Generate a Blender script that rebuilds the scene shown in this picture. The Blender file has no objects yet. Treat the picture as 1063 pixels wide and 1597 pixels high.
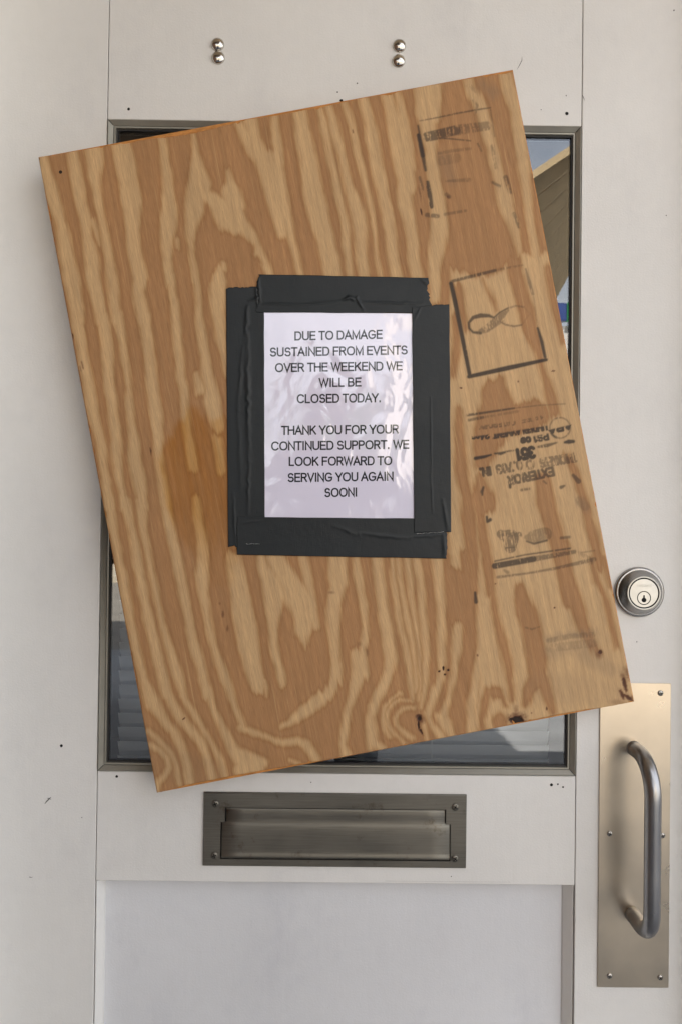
import bpy, math, random
import numpy as np
from mathutils import Vector, Matrix, Quaternion
random.seed(4)
S = bpy.context.scene
R = math.radians
# ------------------------------------------------------------------ camera
F, CX, CY, DIST, CZ = 1153.0, 531.5, 798.5, 0.95, 1.25
P_, Y_, Q_ = R(0.5637), R(-0.2958), R(-0.7114)
RX = np.array([[1, 0, 0], [0, math.cos(P_), -math.sin(P_)], [0, math.sin(P_), math.cos(P_)]])
RZ = np.array([[math.cos(Y_), -math.sin(Y_), 0], [math.sin(Y_), math.cos(Y_), 0], [0, 0, 1]])
RY = np.array([[math.cos(Q_), 0, math.sin(Q_)], [0, 1, 0], [-math.sin(Q_), 0, math.cos(Q_)]])
ROT = RZ @ RX @ RY
cam = bpy.data.cameras.new('camera'); cam.sensor_fit = 'VERTICAL'; cam.sensor_height = 24
cam.lens = 12.0 * F / 798.5; cam.clip_start = 0.02; cam.clip_end = 500
co = bpy.data.objects.new('camera', cam); S.collection.objects.link(co); S.camera = co
M3 = Matrix((ROT[:, 0].tolist(), (-ROT[:, 1]).tolist(), ROT[:, 2].tolist()))   # rows = axes: right, back, up
co.matrix_world = Matrix.Translation((0, -DIST, CZ)) @ Matrix((
    (ROT[0, 0], ROT[0, 2], -ROT[0, 1], 0), (ROT[1, 0], ROT[1, 2], -ROT[1, 1], 0), (ROT[2, 0], ROT[2, 2], -ROT[2, 1], 0), (0, 0, 0, 1)))
# ------------------------------------------------------------------ world, sun, exposure
ELEV = R(54)
W = bpy.data.worlds.new('World'); S.world = W; W.use_nodes = True
wn = W.node_tree.nodes; wl = W.node_tree.links; wn.clear()
sky = wn.new('ShaderNodeTexSky'); sky.sky_type = 'NISHITA'; sky.sun_disc = False
sky.sun_elevation = ELEV; sky.sun_rotation = R(3); sky.dust_density = 1.5; sky.ozone_density = 1.0
bg = wn.new('ShaderNodeBackground'); bg.inputs[1].default_value = 0.074
wo = wn.new('ShaderNodeOutputWorld'); ctc = wn.new('ShaderNodeTexCoord'); cmp_ = wn.new('ShaderNodeMapping'); cmp_.inputs['Scale'].default_value = (1, 1, 2.6); wl.new(ctc.outputs['Generated'], cmp_.inputs[0])
cno = wn.new('ShaderNodeTexNoise'); cno.inputs['Scale'].default_value = 2.3; cno.inputs['Detail'].default_value = 7; cno.inputs['Roughness'].default_value = .58; wl.new(cmp_.outputs[0], cno.inputs['Vector'])
cmr = wn.new('ShaderNodeMapRange'); cmr.interpolation_type = 'SMOOTHSTEP'; wl.new(cno.outputs[0], cmr.inputs[0])
for i_, v_ in enumerate((.30, .60, .35, .95)): cmr.inputs[i_ + 1].default_value = v_
cmx = wn.new('ShaderNodeMix'); cmx.data_type = 'RGBA'; wl.new(cmr.outputs[0], cmx.inputs[0]); wl.new(sky.outputs[0], cmx.inputs[6]); cmx.inputs[7].default_value = (7.6, 7.8, 8.2, 1)
wl.new(cmx.outputs[2], bg.inputs[0]); wl.new(bg.outputs[0], wo.inputs[0])
sl = bpy.data.lights.new('sun', 'SUN'); sl.energy = 5.0; sl.angle = R(0.5); sl.color = (1, .925, .82)
so = bpy.data.objects.new('sun', sl); S.collection.objects.link(so)
sd_ = Vector((-math.sin(R(3)) * math.cos(ELEV), -math.cos(R(3)) * math.cos(ELEV), -math.sin(ELEV)))
so.rotation_euler = sd_.to_track_quat('-Z', 'Y').to_euler()
S.view_settings.view_transform = 'Standard'; S.view_settings.look = 'None'
S.view_settings.gamma = 1; S.view_settings.exposure = 2.12
S.cycles.max_bounces = 10; S.cycles.diffuse_bounces = 5; S.cycles.glossy_bounces = 5; S.cycles.transmission_bounces = 8

# ------------------------------------------------------------------ helpers
def at(px, py, y=0.0):
    """world point on the plane Y=y that is seen at photograph pixel px,py"""
    d = ROT @ np.array([(px - CX) / F, 1, -(py - CY) / F]); t = (DIST + y) / d[1]
    return np.array([d[0] * t, y, CZ + d[2] * t])
def project(Pw):
    q = (Pw - np.array([0, -DIST, CZ])) @ ROT
    return CX + F * q[..., 0] / q[..., 1], CY - F * q[..., 2] / q[..., 1]
def mirror(px, py, L):
    """street point at distance L in front of the door, seen mirrored in the door's glass"""
    p = at(px, py, L); return np.array([p[0], -L, p[2]])
def tag(o, label=None, cat=None, group=None, kind=None):
    if label: o['label'] = label
    if cat: o['category'] = cat
    if group: o['group'] = group
    if kind: o['kind'] = kind
    return o
def empty(name, loc, label, cat, group=None):
    o = bpy.data.objects.new(name, None); o.location = loc; o.empty_display_size = .05
    S.collection.objects.link(o); return tag(o, label, cat, group)
def wloc(o):
    v = Vector((0, 0, 0))
    while o: v += o.location; o = o.parent
    return v
def obj(name, vs, fs, mat, parent=None, smooth=False, local=False, label=None, group=None, kind=None, cat=None, bevel=0, loc=None):
    vs = np.asarray(vs, float)
    base = np.zeros(3)
    if loc is not None: base = np.array(loc)
    elif parent is not None and not local: base = np.array(wloc(parent))
    me = bpy.data.meshes.new(name); me.from_pydata((vs - base).tolist(), [], [tuple(map(int, f)) for f in fs]); me.update()
    if smooth: me.polygons.foreach_set('use_smooth', [True] * len(me.polygons))
    if mat: me.materials.append(mat)
    o = bpy.data.objects.new(name, me); S.collection.objects.link(o)
    if loc is not None: o.location = loc
    if parent: o.parent = parent
    if bevel:
        b = o.modifiers.new('bevel', 'BEVEL'); b.width = bevel; b.segments = 3; b.limit_method = 'ANGLE'; b.angle_limit = R(40)
        for p in me.polygons: p.use_smooth = True
        b.harden_normals = True
    return tag(o, label, cat, group, kind)
BF = [(0, 1, 3, 2), (4, 6, 7, 5), (0, 4, 5, 1), (2, 3, 7, 6), (0, 2, 6, 4), (1, 5, 7, 3)]
def boxv(x0, x1, y0, y1, z0, z1):
    return [(x, y, z) for x in (x0, x1) for y in (y0, y1) for z in (z0, z1)]
def box(name, x0, x1, y0, y1, z0, z1, mat, parent=None, **k):
    return obj(name, boxv(x0, x1, y0, y1, z0, z1), BF, mat, parent, **k)
def boxes(name, lst, mat, parent=None, **k):
    vs, fs = [], []
    for b in lst:
        n = len(vs); vs += boxv(*b); fs += [tuple(i + n for i in f) for f in BF]
    return obj(name, vs, fs, mat, parent, **k)
def prism(name, poly, y0, y1, mat, parent=None, **k):
    """poly: x,z outline extruded from y0 (front) to y1 (back)"""
    n = len(poly); vs = [(p[0], y0, p[1]) for p in poly] + [(p[0], y1, p[1]) for p in poly]
    fs = [tuple(range(n)), tuple(range(2 * n - 1, n - 1, -1))] + [(i, i + n, (i + 1) % n + n, (i + 1) % n) for i in range(n)]
    return obj(name, vs, fs, mat, parent, **k)
def lathe(name, c, prof, mat, parent=None, n=64, **k):
    vs, fs = [], []; m = len(prof)
    for r, h in prof:
        for i in range(n):
            a = 2 * math.pi * i / n; vs.append((c[0] + r * math.cos(a), c[1] - h, c[2] + r * math.sin(a)))
    for j in range(m - 1):
        for i in range(n):
            fs.append((j * n + i, j * n + (i + 1) % n, (j + 1) * n + (i + 1) % n, (j + 1) * n + i))
    if prof[-1][0] > 1e-6: fs.append(tuple((m - 1) * n + i for i in range(n)))
    return obj(name, vs, fs, mat, parent, **k)
def tube(name, pts, rad, mat, parent=None, n=28, **k):
    pts = [Vector(p) for p in pts]; vs, fs = [], []; up = Vector((1, 0, 0))
    for i, p in enumerate(pts):
        t = (pts[min(i + 1, len(pts) - 1)] - pts[max(i - 1, 0)]).normalized()
        a = (up - up.dot(t) * t).normalized(); b = t.cross(a)
        for j in range(n):
            an = 2 * math.pi * j / n; vs.append(p + rad * (math.cos(an) * a + math.sin(an) * b))
    for i in range(len(pts) - 1):
        for j in range(n):
            fs.append((i * n + j, i * n + (j + 1) % n, (i + 1) * n + (j + 1) % n, (i + 1) * n + j))
    fs += [tuple(range(n)), tuple((len(pts) - 1) * n + j for j in range(n))]
    return obj(name, [tuple(v) for v in vs], fs, mat, parent, smooth=True, **k)

# value noise in numpy
_rg = np.random.RandomState(7); _T = _rg.rand(512, 512)
def vnoise(x, y, seed=0):
    x = x + seed * 17.3; y = y + seed * 31.7
    xi = np.floor(x).astype(int); yi = np.floor(y).astype(int); fx = x - xi; fy = y - yi
    fx = fx * fx * (3 - 2 * fx); fy = fy * fy * (3 - 2 * fy)
    a = _T[yi % 512, xi % 512]; b = _T[yi % 512, (xi + 1) % 512]; c = _T[(yi + 1) % 512, xi % 512]; d = _T[(yi + 1) % 512, (xi + 1) % 512]
    return (a * (1 - fx) + b * fx) * (1 - fy) + (c * (1 - fx) + d * fx) * fy
def sstep(a, b, x):
    t = np.clip((x - a) / (b - a), 0, 1); return t * t * (3 - 2 * t)

# materials
class NB:
    def __init__(s, name):
        s.m = bpy.data.materials.new(name); s.m.use_nodes = True; s.t = s.m.node_tree; s.n = s.t.nodes
        s.p = s.n['Principled BSDF']; s.tc = s.n.new('ShaderNodeTexCoord').outputs['Object']
    def link(s, a, b): s.t.links.new(a, b)
    def put(s, sock, v):
        if hasattr(v, 'is_output') or isinstance(v, bpy.types.NodeSocket): s.link(v, sock)
        else: sock.default_value = v
    def noise(s, scale, mp=(1, 1, 1), detail=3, rough=.55, dist=0, off=(0, 0, 0)):
        m = s.n.new('ShaderNodeMapping'); m.inputs['Scale'].default_value = mp; m.inputs['Location'].default_value = off; s.link(s.tc, m.inputs[0])
        n = s.n.new('ShaderNodeTexNoise'); n.inputs['Scale'].default_value = scale; n.inputs['Detail'].default_value = detail
        n.inputs['Roughness'].default_value = rough; n.inputs['Distortion'].default_value = dist; s.link(m.outputs[0], n.inputs['Vector']); return n.outputs[0]
    def math(s, op, a, b=0.0, c=None, clamp=False):
        n = s.n.new('ShaderNodeMath'); n.operation = op; n.use_clamp = clamp; s.put(n.inputs[0], a); s.put(n.inputs[1], b)
        if c is not None: s.put(n.inputs[2], c)
        return n.outputs[0]
    def mapr(s, v, a, b, c=0.0, d=1.0, smooth=True):
        n = s.n.new('ShaderNodeMapRange'); n.interpolation_type = 'SMOOTHSTEP' if smooth else 'LINEAR'
        s.put(n.inputs[0], v)
        for i, q in enumerate((a, b, c, d)): n.inputs[i + 1].default_value = q
        return n.outputs[0]
    def mix(s, f, a, b, mode='MIX'):
        n = s.n.new('ShaderNodeMix'); n.data_type = 'RGBA'; n.blend_type = mode
        s.put(n.inputs[0], f)
        for sk, v in ((n.inputs[6], a), (n.inputs[7], b)):
            if isinstance(v, tuple): v = (*v, 1) if len(v) == 3 else v
            s.put(sk, v)
        return n.outputs[2]
    def attr(s, name):
        n = s.n.new('ShaderNodeAttribute'); n.attribute_name = name; return n.outputs['Fac']
    def scale(s, col, f):
        n = s.n.new('ShaderNodeVectorMath'); n.operation = 'SCALE'; s.put(n.inputs[0], col); s.put(n.inputs['Scale'], f); return n.outputs[0]
    def bump(s, h, strength, dist):
        n = s.n.new('ShaderNodeBump'); n.inputs['Strength'].default_value = strength; n.inputs['Distance'].default_value = dist
        s.link(h, n.inputs['Height']); s.link(n.outputs[0], s.p.inputs['Normal']); return n
    def set(s, **k):
        for a, v in k.items():
            nm = {'col': 'Base Color', 'rough': 'Roughness', 'metal': 'Metallic', 'spec': 'Specular IOR Level', 'coat': 'Coat Weight', 'coatr': 'Coat Roughness', 'ior': 'IOR', 'trans': 'Transmission Weight', 'aniso': 'Anisotropic'}[a]
            if isinstance(v, tuple): v = (*v, 1)
            s.put(s.p.inputs[nm], v)
        return s
def simple(name, col, rough=.5, metal=0, var=.08, scale=8, bumpd=0, bscale=300, mp=(1, 1, 1), spec=.5):
    b = NB(name); n = b.noise(scale, mp, 4); f = b.mapr(n, .3, .7, 1 - var, 1 + var, False)
    c = b.scale((col[0], col[1], col[2]), f); b.set(col=c, rough=rough, metal=metal, spec=spec)
    if bumpd: b.bump(b.noise(bscale, mp, 3), 1.0, bumpd)
    return b.m

def paint_mat(name, base, gr=.35):
    b = NB(name)
    big = b.mapr(b.noise(2.2, detail=4), .3, .7, .93, 1.05, False)
    fine = b.mapr(b.noise(60, detail=4), .3, .7, .985, 1.012, False)
    c = b.scale(base, b.math('MULTIPLY', big, fine))
    # grime blotches and small specks
    g = b.mapr(b.noise(9, (1, 1, .6), 6, .65, off=(3, 0, 1)), .50, .80, 0, gr)
    c = b.mix(g, c, (base[0] * .72, base[1] * .72, base[2] * .76))
    sp = b.mapr(b.noise(150, detail=2, off=(9, 2, 4)), .80, .83, 0, .55)
    c = b.mix(sp, c, (.32, .29, .26))
    b.set(col=c, rough=b.mapr(b.noise(14, detail=4), .3, .7, .40, .56, False), spec=.45)
    bm = b.math('ADD', b.math('ADD', b.math('MULTIPLY', b.noise(420, detail=3), .00030), b.math('MULTIPLY', b.noise(1, (90, 90, 14), 4, .6), .0003)), b.math('MULTIPLY', b.noise(7, detail=2), .0016))
    b.bump(bm, .8, 1.0); return b.m
PAINT = paint_mat('door_paint', (.745, .728, .695))
PAINT2 = paint_mat('panel_paint', (.70, .70, .71), .55)

def metal_mat(name, col, rough, mp=(1, 1, 40), sc=60, bd=.00003, var=.1, stain=.0, stcol=(.1, .08, .06)):
    b = NB(name); n = b.noise(sc, mp, 4); l = b.noise(12, detail=5, off=(1, 5, 2))
    c = b.scale(col, b.math('MULTIPLY', b.mapr(n, .3, .7, 1 - var, 1 + var, False), b.mapr(l, .3, .7, 1 - var * .8, 1 + var * .8, False)))
    if stain: c = b.mix(b.mapr(b.noise(38, detail=6, rough=.7, off=(2, 2, 2)), .56, .72, 0, stain), c, stcol)
    b.set(col=c, metal=1.0, rough=b.mapr(l, .3, .7, rough * .8, rough * 1.25, False))
    b.bump(n, .5, bd); return b.m
PLATE = metal_mat('brushed_steel_plate', (.63, .54, .42), .30, (1, 1, 1), 14, .0001, .07)
GRIP = metal_mat('satin_steel_tube', (.33, .325, .325), .27, (1, 1, 1), 30, .00002, .05)
BOLTM = metal_mat('satin_nickel', (.36, .355, .35), .25, (1, 1, 1), 40, .00001, .05)
FACE = metal_mat('polished_nickel_face', (.52, .52, .50), .36, (1, 1, 1), 90, .00002, .06)
SLOT = metal_mat('tarnished_nickel', (.19, .178, .152), .45, (1, 1, 30), 20, .00002, .12, .8, (.11, .09, .065))
CHROME = metal_mat('chrome_cap', (.58, .55, .50), .09, (1, 1, 1), 150, .0007, .15, .55)
FRAMEM = simple('window_bead_paint', (.30, .285, .24), .40, .35, .08, 25, .00003, 300)
SCREWM = metal_mat('screw_steel', (.42, .40, .37), .3, (1, 1, 1), 90, .00002, .1)
BLACK = simple('black_gasket_rubber', (.012, .011, .010), .6)
DARKH = simple('dark_hole', (.006, .005, .004), .9)
SCUFF = simple('grey_scuff', (.12, .115, .11), .8)
# ------------------------------------------------------------------ the setting
CONC = simple('concrete', (.42, .375, .30), .85, var=.12, scale=3, bumpd=.002, bscale=60)
ASPH = simple('asphalt', (.20, .185, .165), .9, var=.2, scale=2, bumpd=.004, bscale=90)
WALLM = simple('stucco_wall', (.50, .48, .45), .85, var=.06, scale=3, bumpd=.002, bscale=80)
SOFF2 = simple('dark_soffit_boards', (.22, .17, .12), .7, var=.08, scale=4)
SOFF = simple('soffit_boards', (.74, .60, .42), .7, var=.06, scale=4)
st = lambda o: tag(o, kind='structure')
st(box('ground', -90, 90, -120, 40, -.3, -.13, CONC))
SIDE = simple('worn_sidewalk', (.235, .245, .26), .85, var=.15, scale=3, bumpd=.002, bscale=60)
st(box('sidewalk', -30, 30, -6.0, 0.02, -.13, 0, SIDE))
st(box('road', -90, 90, -14.5, -6.1, -.126, -.12, ASPH))
st(box('far_sidewalk', -30, 30, -18, -14.6, -.126, .0, CONC))
DL, DR = -.452, .462                      # door leaf left and right edge
ZT = 2.12
box('building_wall', -7, DL - .10, 0.01, .25, 0, 3.4, WALLM, label='pale stucco shop wall left of the white door', cat='wall')
box('building_wall', DR + .10, 7, 0.01, .25, 0, 3.4, WALLM, label='pale stucco shop wall right of the white door', cat='wall')
box('building_wall', DL - .10, DR + .10, 0.01, .25, ZT + .1, 3.4, WALLM, label='pale stucco wall above the white door', cat='wall')
box('shade_block', -9, 1.16, .03, 6, 3.41, 12.0, WALLM, label='added unseen block shading the ground out from the left of the shop', cat='building')  # unseen volume added and sized to cast shade over the ground out front
cas = empty('door_casing', (0, 0, 0), 'painted casing round the white door', 'door frame')
box('jamb', DL - .10, DL - .004, -.075, .2, 0, ZT, PAINT, cas, bevel=.002)
box('jamb', DR + .004, DR + .10, -.03, .2, 0, ZT, PAINT, cas, bevel=.002)
box('head', DL - .10, DR + .10, -.04, .2, ZT + .004, ZT + .1, PAINT, cas, bevel=.002)
BLOCKM = simple('brown_light_block', (.20, .125, .085), .9, var=.15, scale=8)
box('light_block_wall', -1.9, -1.6, -4.2, 0.0, 0, 4.2, BLOCKM, label='added unseen brown wall blocking light from the left of the door', cat='wall')  # unseen wall added to cut sky light from the left and darken reflections
aw = empty('porch_roof', (0, 0, 2.75), 'timber porch roof over the white door', 'roof')
for k in range(7):
    box('soffit_board', -1.58, 2.6, -.95 + k * .137, -.95 + k * .137 + .132, 2.75, 2.78, SOFF, aw)
box('roof_sheet', -1.58, .42, -3.3, -1.005, 2.786, 2.85, SOFF, aw)
for k in range(16):
    box('soffit_board', -1.58, .40, -3.28 + k * .142, -3.28 + k * .142 + .137, 2.75, 2.78, SOFF2, aw)
box('roof_sheet', -1.58, 2.65, -1.0, .0, 2.785, 2.85, SOFF, aw)
# room behind the door
INW = simple('interior_wall_paint', (.10, .095, .09), .8)
st(box('interior_floor', -2, 2, .06, 3.2, 0, .02, INW)); st(box('interior_ceiling', -2, 2, .26, 3.2, 2.5, 2.54, INW))
st(box('interior_back_wall', -2, 2, 3.2, 3.24, 0, 2.54, INW))
st(box('interior_left_wall', -2.04, -2, .26, 3.24, 0, 2.54, INW)); st(box('interior_right_wall', 2, 2.04, .26, 3.24, 0, 2.54, INW))
# street behind the photographer
TAN = simple('weathered_tan_timber', (.52, .40, .24), .8, var=.12, scale=6)
gz = empty('timber_gazebo', (2.6, -4.5, 0), 'tan timber gazebo at the kerb', 'gazebo')
def slab(name, a, b, c, d, th, mat, parent):
    top = [np.array(p) for p in (a, b, c, d)]; vs = top + [p + np.array([0, 0, th]) for p in top]
    return obj(name, vs, [(3, 2, 1, 0), (4, 5, 6, 7), (0, 1, 5, 4), (1, 2, 6, 5), (2, 3, 7, 6), (3, 0, 4, 7)], mat, parent)
g0, g1 = mirror(770, 316, 3.4), mirror(1010, 157, 3.4); g2, g3 = mirror(1010, 215, 6.4), mirror(832, 522, 6.4)
for k in range(9):
    s0, s1 = k / 9 + .003, (k + 1) / 9 - .003
    slab('roof_plank', g0 + (g3 - g0) * s0, g1 + (g2 - g1) * s0, g1 + (g2 - g1) * s1, g0 + (g3 - g0) * s1, .05, TAN, gz)
for a in (g1, g2): box('post', a[0] - .3, a[0] - .18, a[1] - .06, a[1] + .06, 0, a[2] - .22, TAN, gz)
SHOP = simple('pale_facade', (.62, .60, .58), .8); GLASSD = simple('dark_window', (.03, .035, .04), .1)
BLUE = simple('blue_sign', (.03, .06, .22), .4); GREEN = simple('green_sign', (.02, .28, .10), .4); WHITE = simple('white_sign', (.8, .8, .8), .5)
sh = empty('shop_building', (6, -18, 0), 'pale shop building across the street', 'building')
box('facade', 1.5, 14, -24, -18, 0, 6.3, SHOP, sh)
for k in range(5): box('shop_window', 1.9 + k * 2.4, 3.9 + k * 2.4, -17.98, -17.9, .5, 2.6, GLASSD, sh)
a = mirror(846, 470, 17.8); b = mirror(880, 499, 17.8); c = mirror(882, 470, 17.8); d = mirror(900, 499, 17.8)
box('fascia_sign', a[0] - 1, b[0], -17.98, -17.8, b[2], a[2], BLUE, sh); box('fascia_sign', c[0], d[0] + .6, -17.98, -17.8, d[2], c[2], GREEN, sh)
box('shop_building', -14, -6.5, -25, -18.5, 0, 4.6, simple('brick_red_facade', (.30, .14, .10), .85), label='low brick building across the street on the far side', cat='building')
BARK = simple('bark', (.12, .085, .06), .9)
def leafmat(n, c): return simple(n, c, .55, var=.35, scale=1.5)
def tree(x, y, h, r, seed, mat, label):
    t = empty('street_tree', (x, y, 0), label, 'tree', 'trees across the street')
    rg = np.random.RandomState(seed)
    tube('trunk', [(x, y, 0), (x + .05, y, h * .3), (x - .05, y + .1, h * .6), (x, y, h * .85)], .13, BARK, t, n=8)
    cl = rg.normal(size=(26, 3)) * np.array([r * .42, r * .42, h * .17]) + np.array([x, y, h * .66])
    vs, fs = [], []
    for i in range(4200):
        p = cl[i % 26] + rg.normal(size=3) * r * .19; a = rg.normal(size=3); a /= np.linalg.norm(a); b = np.cross(a, rg.normal(size=3)); b /= np.linalg.norm(b)
        s = .07; n = len(vs); vs += [p - a * s, p + b * s * .5, p + a * s, p - b * s * .5]; fs.append((n, n + 1, n + 2, n + 3))
    obj('crown', vs, fs, mat, t)
LF = leafmat('leaf_green', (.06, .10, .03)); LF2 = leafmat('leaf_dark', (.045, .075, .03))
tree(-4.6, -21, 5.6, 2.2, 1, LF, 'leafy green tree left of the others across the street')
tree(-1.2, -22, 6.4, 2.6, 2, LF2, 'dark green tree in the middle of the trees across the street')
tree(.9, -20, 5.0, 1.5, 3, LF, 'small green tree nearest the pale shop across the street')

# the photographer, who stands in front of the door and shows in its metal and glass
def skin(name, verts, edges, radii, mat, parent, root=0, sub=2):
    me = bpy.data.meshes.new(name); b0 = np.array(wloc(parent)); me.from_pydata([tuple(np.array(v) - b0) for v in verts], edges, [])
    o = bpy.data.objects.new(name, me); S.collection.objects.link(o); o.parent = parent; me.materials.append(mat)
    m = o.modifiers.new('skin', 'SKIN'); m.use_smooth_shade = True
    for i, r_ in enumerate(radii):
        rr2 = r_ if isinstance(r_, tuple) else (r_, r_)
        me.skin_vertices[0].data[i].radius = rr2
    me.skin_vertices[0].data[root].use_root = True
    q = o.modifiers.new('sub', 'SUBSURF'); q.levels = sub; q.render_levels = sub
    return o
SKIN = simple('skin_tone', (.45, .28, .20), .5); CLOTH = simple('navy_jacket', (.030, .034, .045), .85, bumpd=.002, bscale=120); JEAN = simple('dark_jeans', (.035, .045, .075), .85); HAIRM = simple('brown_hair', (.05, .03, .02), .6); SHOEM = simple('black_shoes', (.02, .02, .02), .5)
PYo = -1.36
per = empty('person', (-.04, PYo, 0), 'person in navy jacket and dark jeans holding a phone up towards the door', 'person')
ox = -.04
hd = [(ox, PYo, 1.40), (ox, PYo + .01, 1.47), (ox, PYo + .015, 1.55), (ox, PYo + .02, 1.63), (ox, PYo + .015, 1.70)]
vsb, ed, ra = list(hd), [(0, 1), (1, 2), (2, 3), (3, 4)], [.06, .052, .078, .085, .05]
for sx in (-1, 1):                       # forearm, palm and five bent fingers round the phone
    n = len(vsb); sh_x = ox + sx * .20
    wrist = (ox * .3 + sx * .072, -1.02, 1.20)
    vsb += [(ox + sx * .10, PYo, 1.40), (sh_x, PYo, 1.36), (ox + sx * .25, PYo + .03, 1.10), wrist, (sx * .060, -.985, 1.225)]
    ed += [(0, n), (n, n + 1), (n + 1, n + 2), (n + 2, n + 3), (n + 3, n + 4)]; ra += [.05, .045, .036, (.026, .020), (.030, .016)]
    for f in range(4):
        m = len(vsb); zz = 1.205 + f * .017; ln = (.9, 1.0, .97, .78)[f]
        vsb += [(sx * .052, -.975, zz + .005), (sx * (.050 - .012 * ln), -.9675, zz + .008), (sx * (.048 - .028 * ln), -.9675, zz + .008)]
        ed += [(n + 4, m), (m, m + 1), (m + 1, m + 2)]; ra += [.0085, .008, .0068]
    m = len(vsb); vsb += [(sx * .050, -.99, 1.25), (sx * .030, -.985, 1.272)]; ed += [(n + 4, m), (m, m + 1)]; ra += [.011, .009]
skin('body', vsb, ed, ra, SKIN, per)
skin('jacket', [(ox, PYo, .92), (ox, PYo, 1.05), (ox, PYo, 1.20), (ox, PYo, 1.34), (ox, PYo, 1.42)] + [p for sx in (-1, 1) for p in ((ox + sx * .12, PYo, 1.385), (ox + sx * .20, PYo, 1.355), (ox + sx * .255, PYo + .03, 1.09), (ox * .3 + sx * .10, -1.10, 1.165))],
     [(0, 1), (1, 2), (2, 3), (3, 4)] + [(3, 5), (5, 6), (6, 7), (7, 8), (3, 9), (9, 10), (10, 11), (11, 12)], [(.17, .12), (.155, .11), (.17, .115), (.165, .11), .07] + [.075, .068, .056, .042] * 2, CLOTH, per, root=1)
skin('jeans', [(ox, PYo, .93)] + [p for sx in (-1, 1) for p in ((ox + sx * .09, PYo, .84), (ox + sx * .11, PYo + .02, .48), (ox + sx * .12, PYo, .09))], [(0, 1), (1, 2), (2, 3), (0, 4), (4, 5), (5, 6)], [(.16, .12)] + [.098, .070, .055] * 2, JEAN, per)
skin('hair', [(ox, PYo - .03, 1.56), (ox, PYo - .02, 1.66), (ox, PYo, 1.71)], [(0, 1), (1, 2)], [.075, .09, .07], HAIRM, per)
for sx in (-1, 1): skin('shoe', [(ox + sx * .12, PYo - .05, .05), (ox + sx * .125, PYo + .05, .045), (ox + sx * .14, PYo + .17, .035)], [(0, 1), (1, 2)], [.045, .045, .034], SHOEM, per)
box('phone', -.075, .075, -.964, -.956, 1.212, 1.284, BLACK, label='black phone held level in both hands', cat='phone', bevel=.003)

# ------------------------------------------------------------------ the door
door = empty('door', (0, 0, 0), 'white painted shop door with a glazed window behind the plywood', 'door')
XL, XR = -.3016, .3093                    # rail / stile seams
ZFT, ZFB = CZ + .5117, CZ - .3253         # window bead outside top / bottom
ZMB = at(520, 1377)[2]                    # lower edge of the middle rail
G = .0009
def slabpart(name, x0, x1, z0, z1, mat=PAINT, y0=0.0, y1=.042, bev=.0009, **k):
    return box(name, x0, x1, y0, y1, z0, z1, mat, door, bevel=bev, **k)
slabpart('stile', DL, XL - G, .01, ZT, label='left stile of the white door')
slabpart('stile', XR + G, DR, .01, ZT, label='right stile of the white door carrying lock and pull plate')
slabpart('top_rail', XL, XR, ZFT + .0006, ZT)
slabpart('middle_rail', XL, XR, ZMB, ZFB - .0006)
slabpart('bottom_rail', XL, XR, .01, .24)
xp0, xp1 = at(159.5, 1480, .012)[0], at(883, 1480, .012)[0]
slabpart('lower_panel', XL + .0045, XR - .0075, .24, ZMB, PAINT2, .017, .035, 0)
def wedge(name, xs, ys, z0, z1):
    vs = [(x, y, z) for z in (z0, z1) for x, y in zip(xs, ys)]; n = len(xs)
    fs = [tuple(range(n)), tuple(range(2 * n - 1, n - 1, -1))] + [(i, (i + 1) % n, (i + 1) % n + n, i + n) for i in range(n)]
    return obj(name, vs, fs, PAINT, door)
wedge('moulding', [XL + .0003, XL + .0012, XL + .0068, XL + .0078, XL + .0003], [.0012, .0012, .0118, .0168, .0168], .241, ZMB - .0005)
wedge('moulding', [XR - .0003, XR - .0012, XR - .0098, XR - .0108, XR - .0003], [.0035, .0035, .0140, .0168, .0168], .241, ZMB - .0005)
# window bead: mitred metal ring round the glass
def ring(name, loops, mat, parent, x0=XL, x1=XR, z0=ZFB, z1=ZFT, sides=None, **k):
    vs, fs = [], []
    for ins, y in loops:
        vs += [(x0 + ins, y, z0 + ins), (x1 - ins, y, z0 + ins), (x1 - ins, y, z1 - ins), (x0 + ins, y, z1 - ins)]
    for j in range(len(loops) - 1):
        for i in (range(4) if sides is None else sides):
            fs.append((j * 4 + i, j * 4 + (i + 1) % 4, j * 4 + 4 + (i + 1) % 4, j * 4 + 4 + i))
    return obj(name, vs, fs, mat, parent, **k)
beadp = [(.0003, .02), (.0003, -.0010), (.0008, -.0022), (.0014, -.0024), (.0068, .0020), (.0070, .0046), (.0075, .0046), (.0077, .0014), (.0080, .0011), (.0097, .0012), (.0101, .0024), (.0102, .016)]
for i, lb in enumerate(('lower bead, grey metal', 'right bead, olive grey metal', 'upper bead, khaki metal', 'left bead, pale grey metal')):
    sh_ = .00022
    ring('window_bead', beadp, FRAMEM, door, XL + sh_, XR - sh_, ZFB, ZFT, sides=[i], label=lb)
ring('gasket', [(.0102, .0038), (.0122, .0042), (.0123, .016)], BLACK, door)
gb = NB('window_glass'); gb.set(col=(.93, .96, .95), rough=.0, trans=1.0, ior=1.92)
gb.bump(gb.noise(6, detail=1), .25, .0006)
glass = box('window_glass', XL + .0112, XR - .0112, .0062, .0102, ZFB + .0112, ZFT - .0112, gb.m, door)
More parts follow.
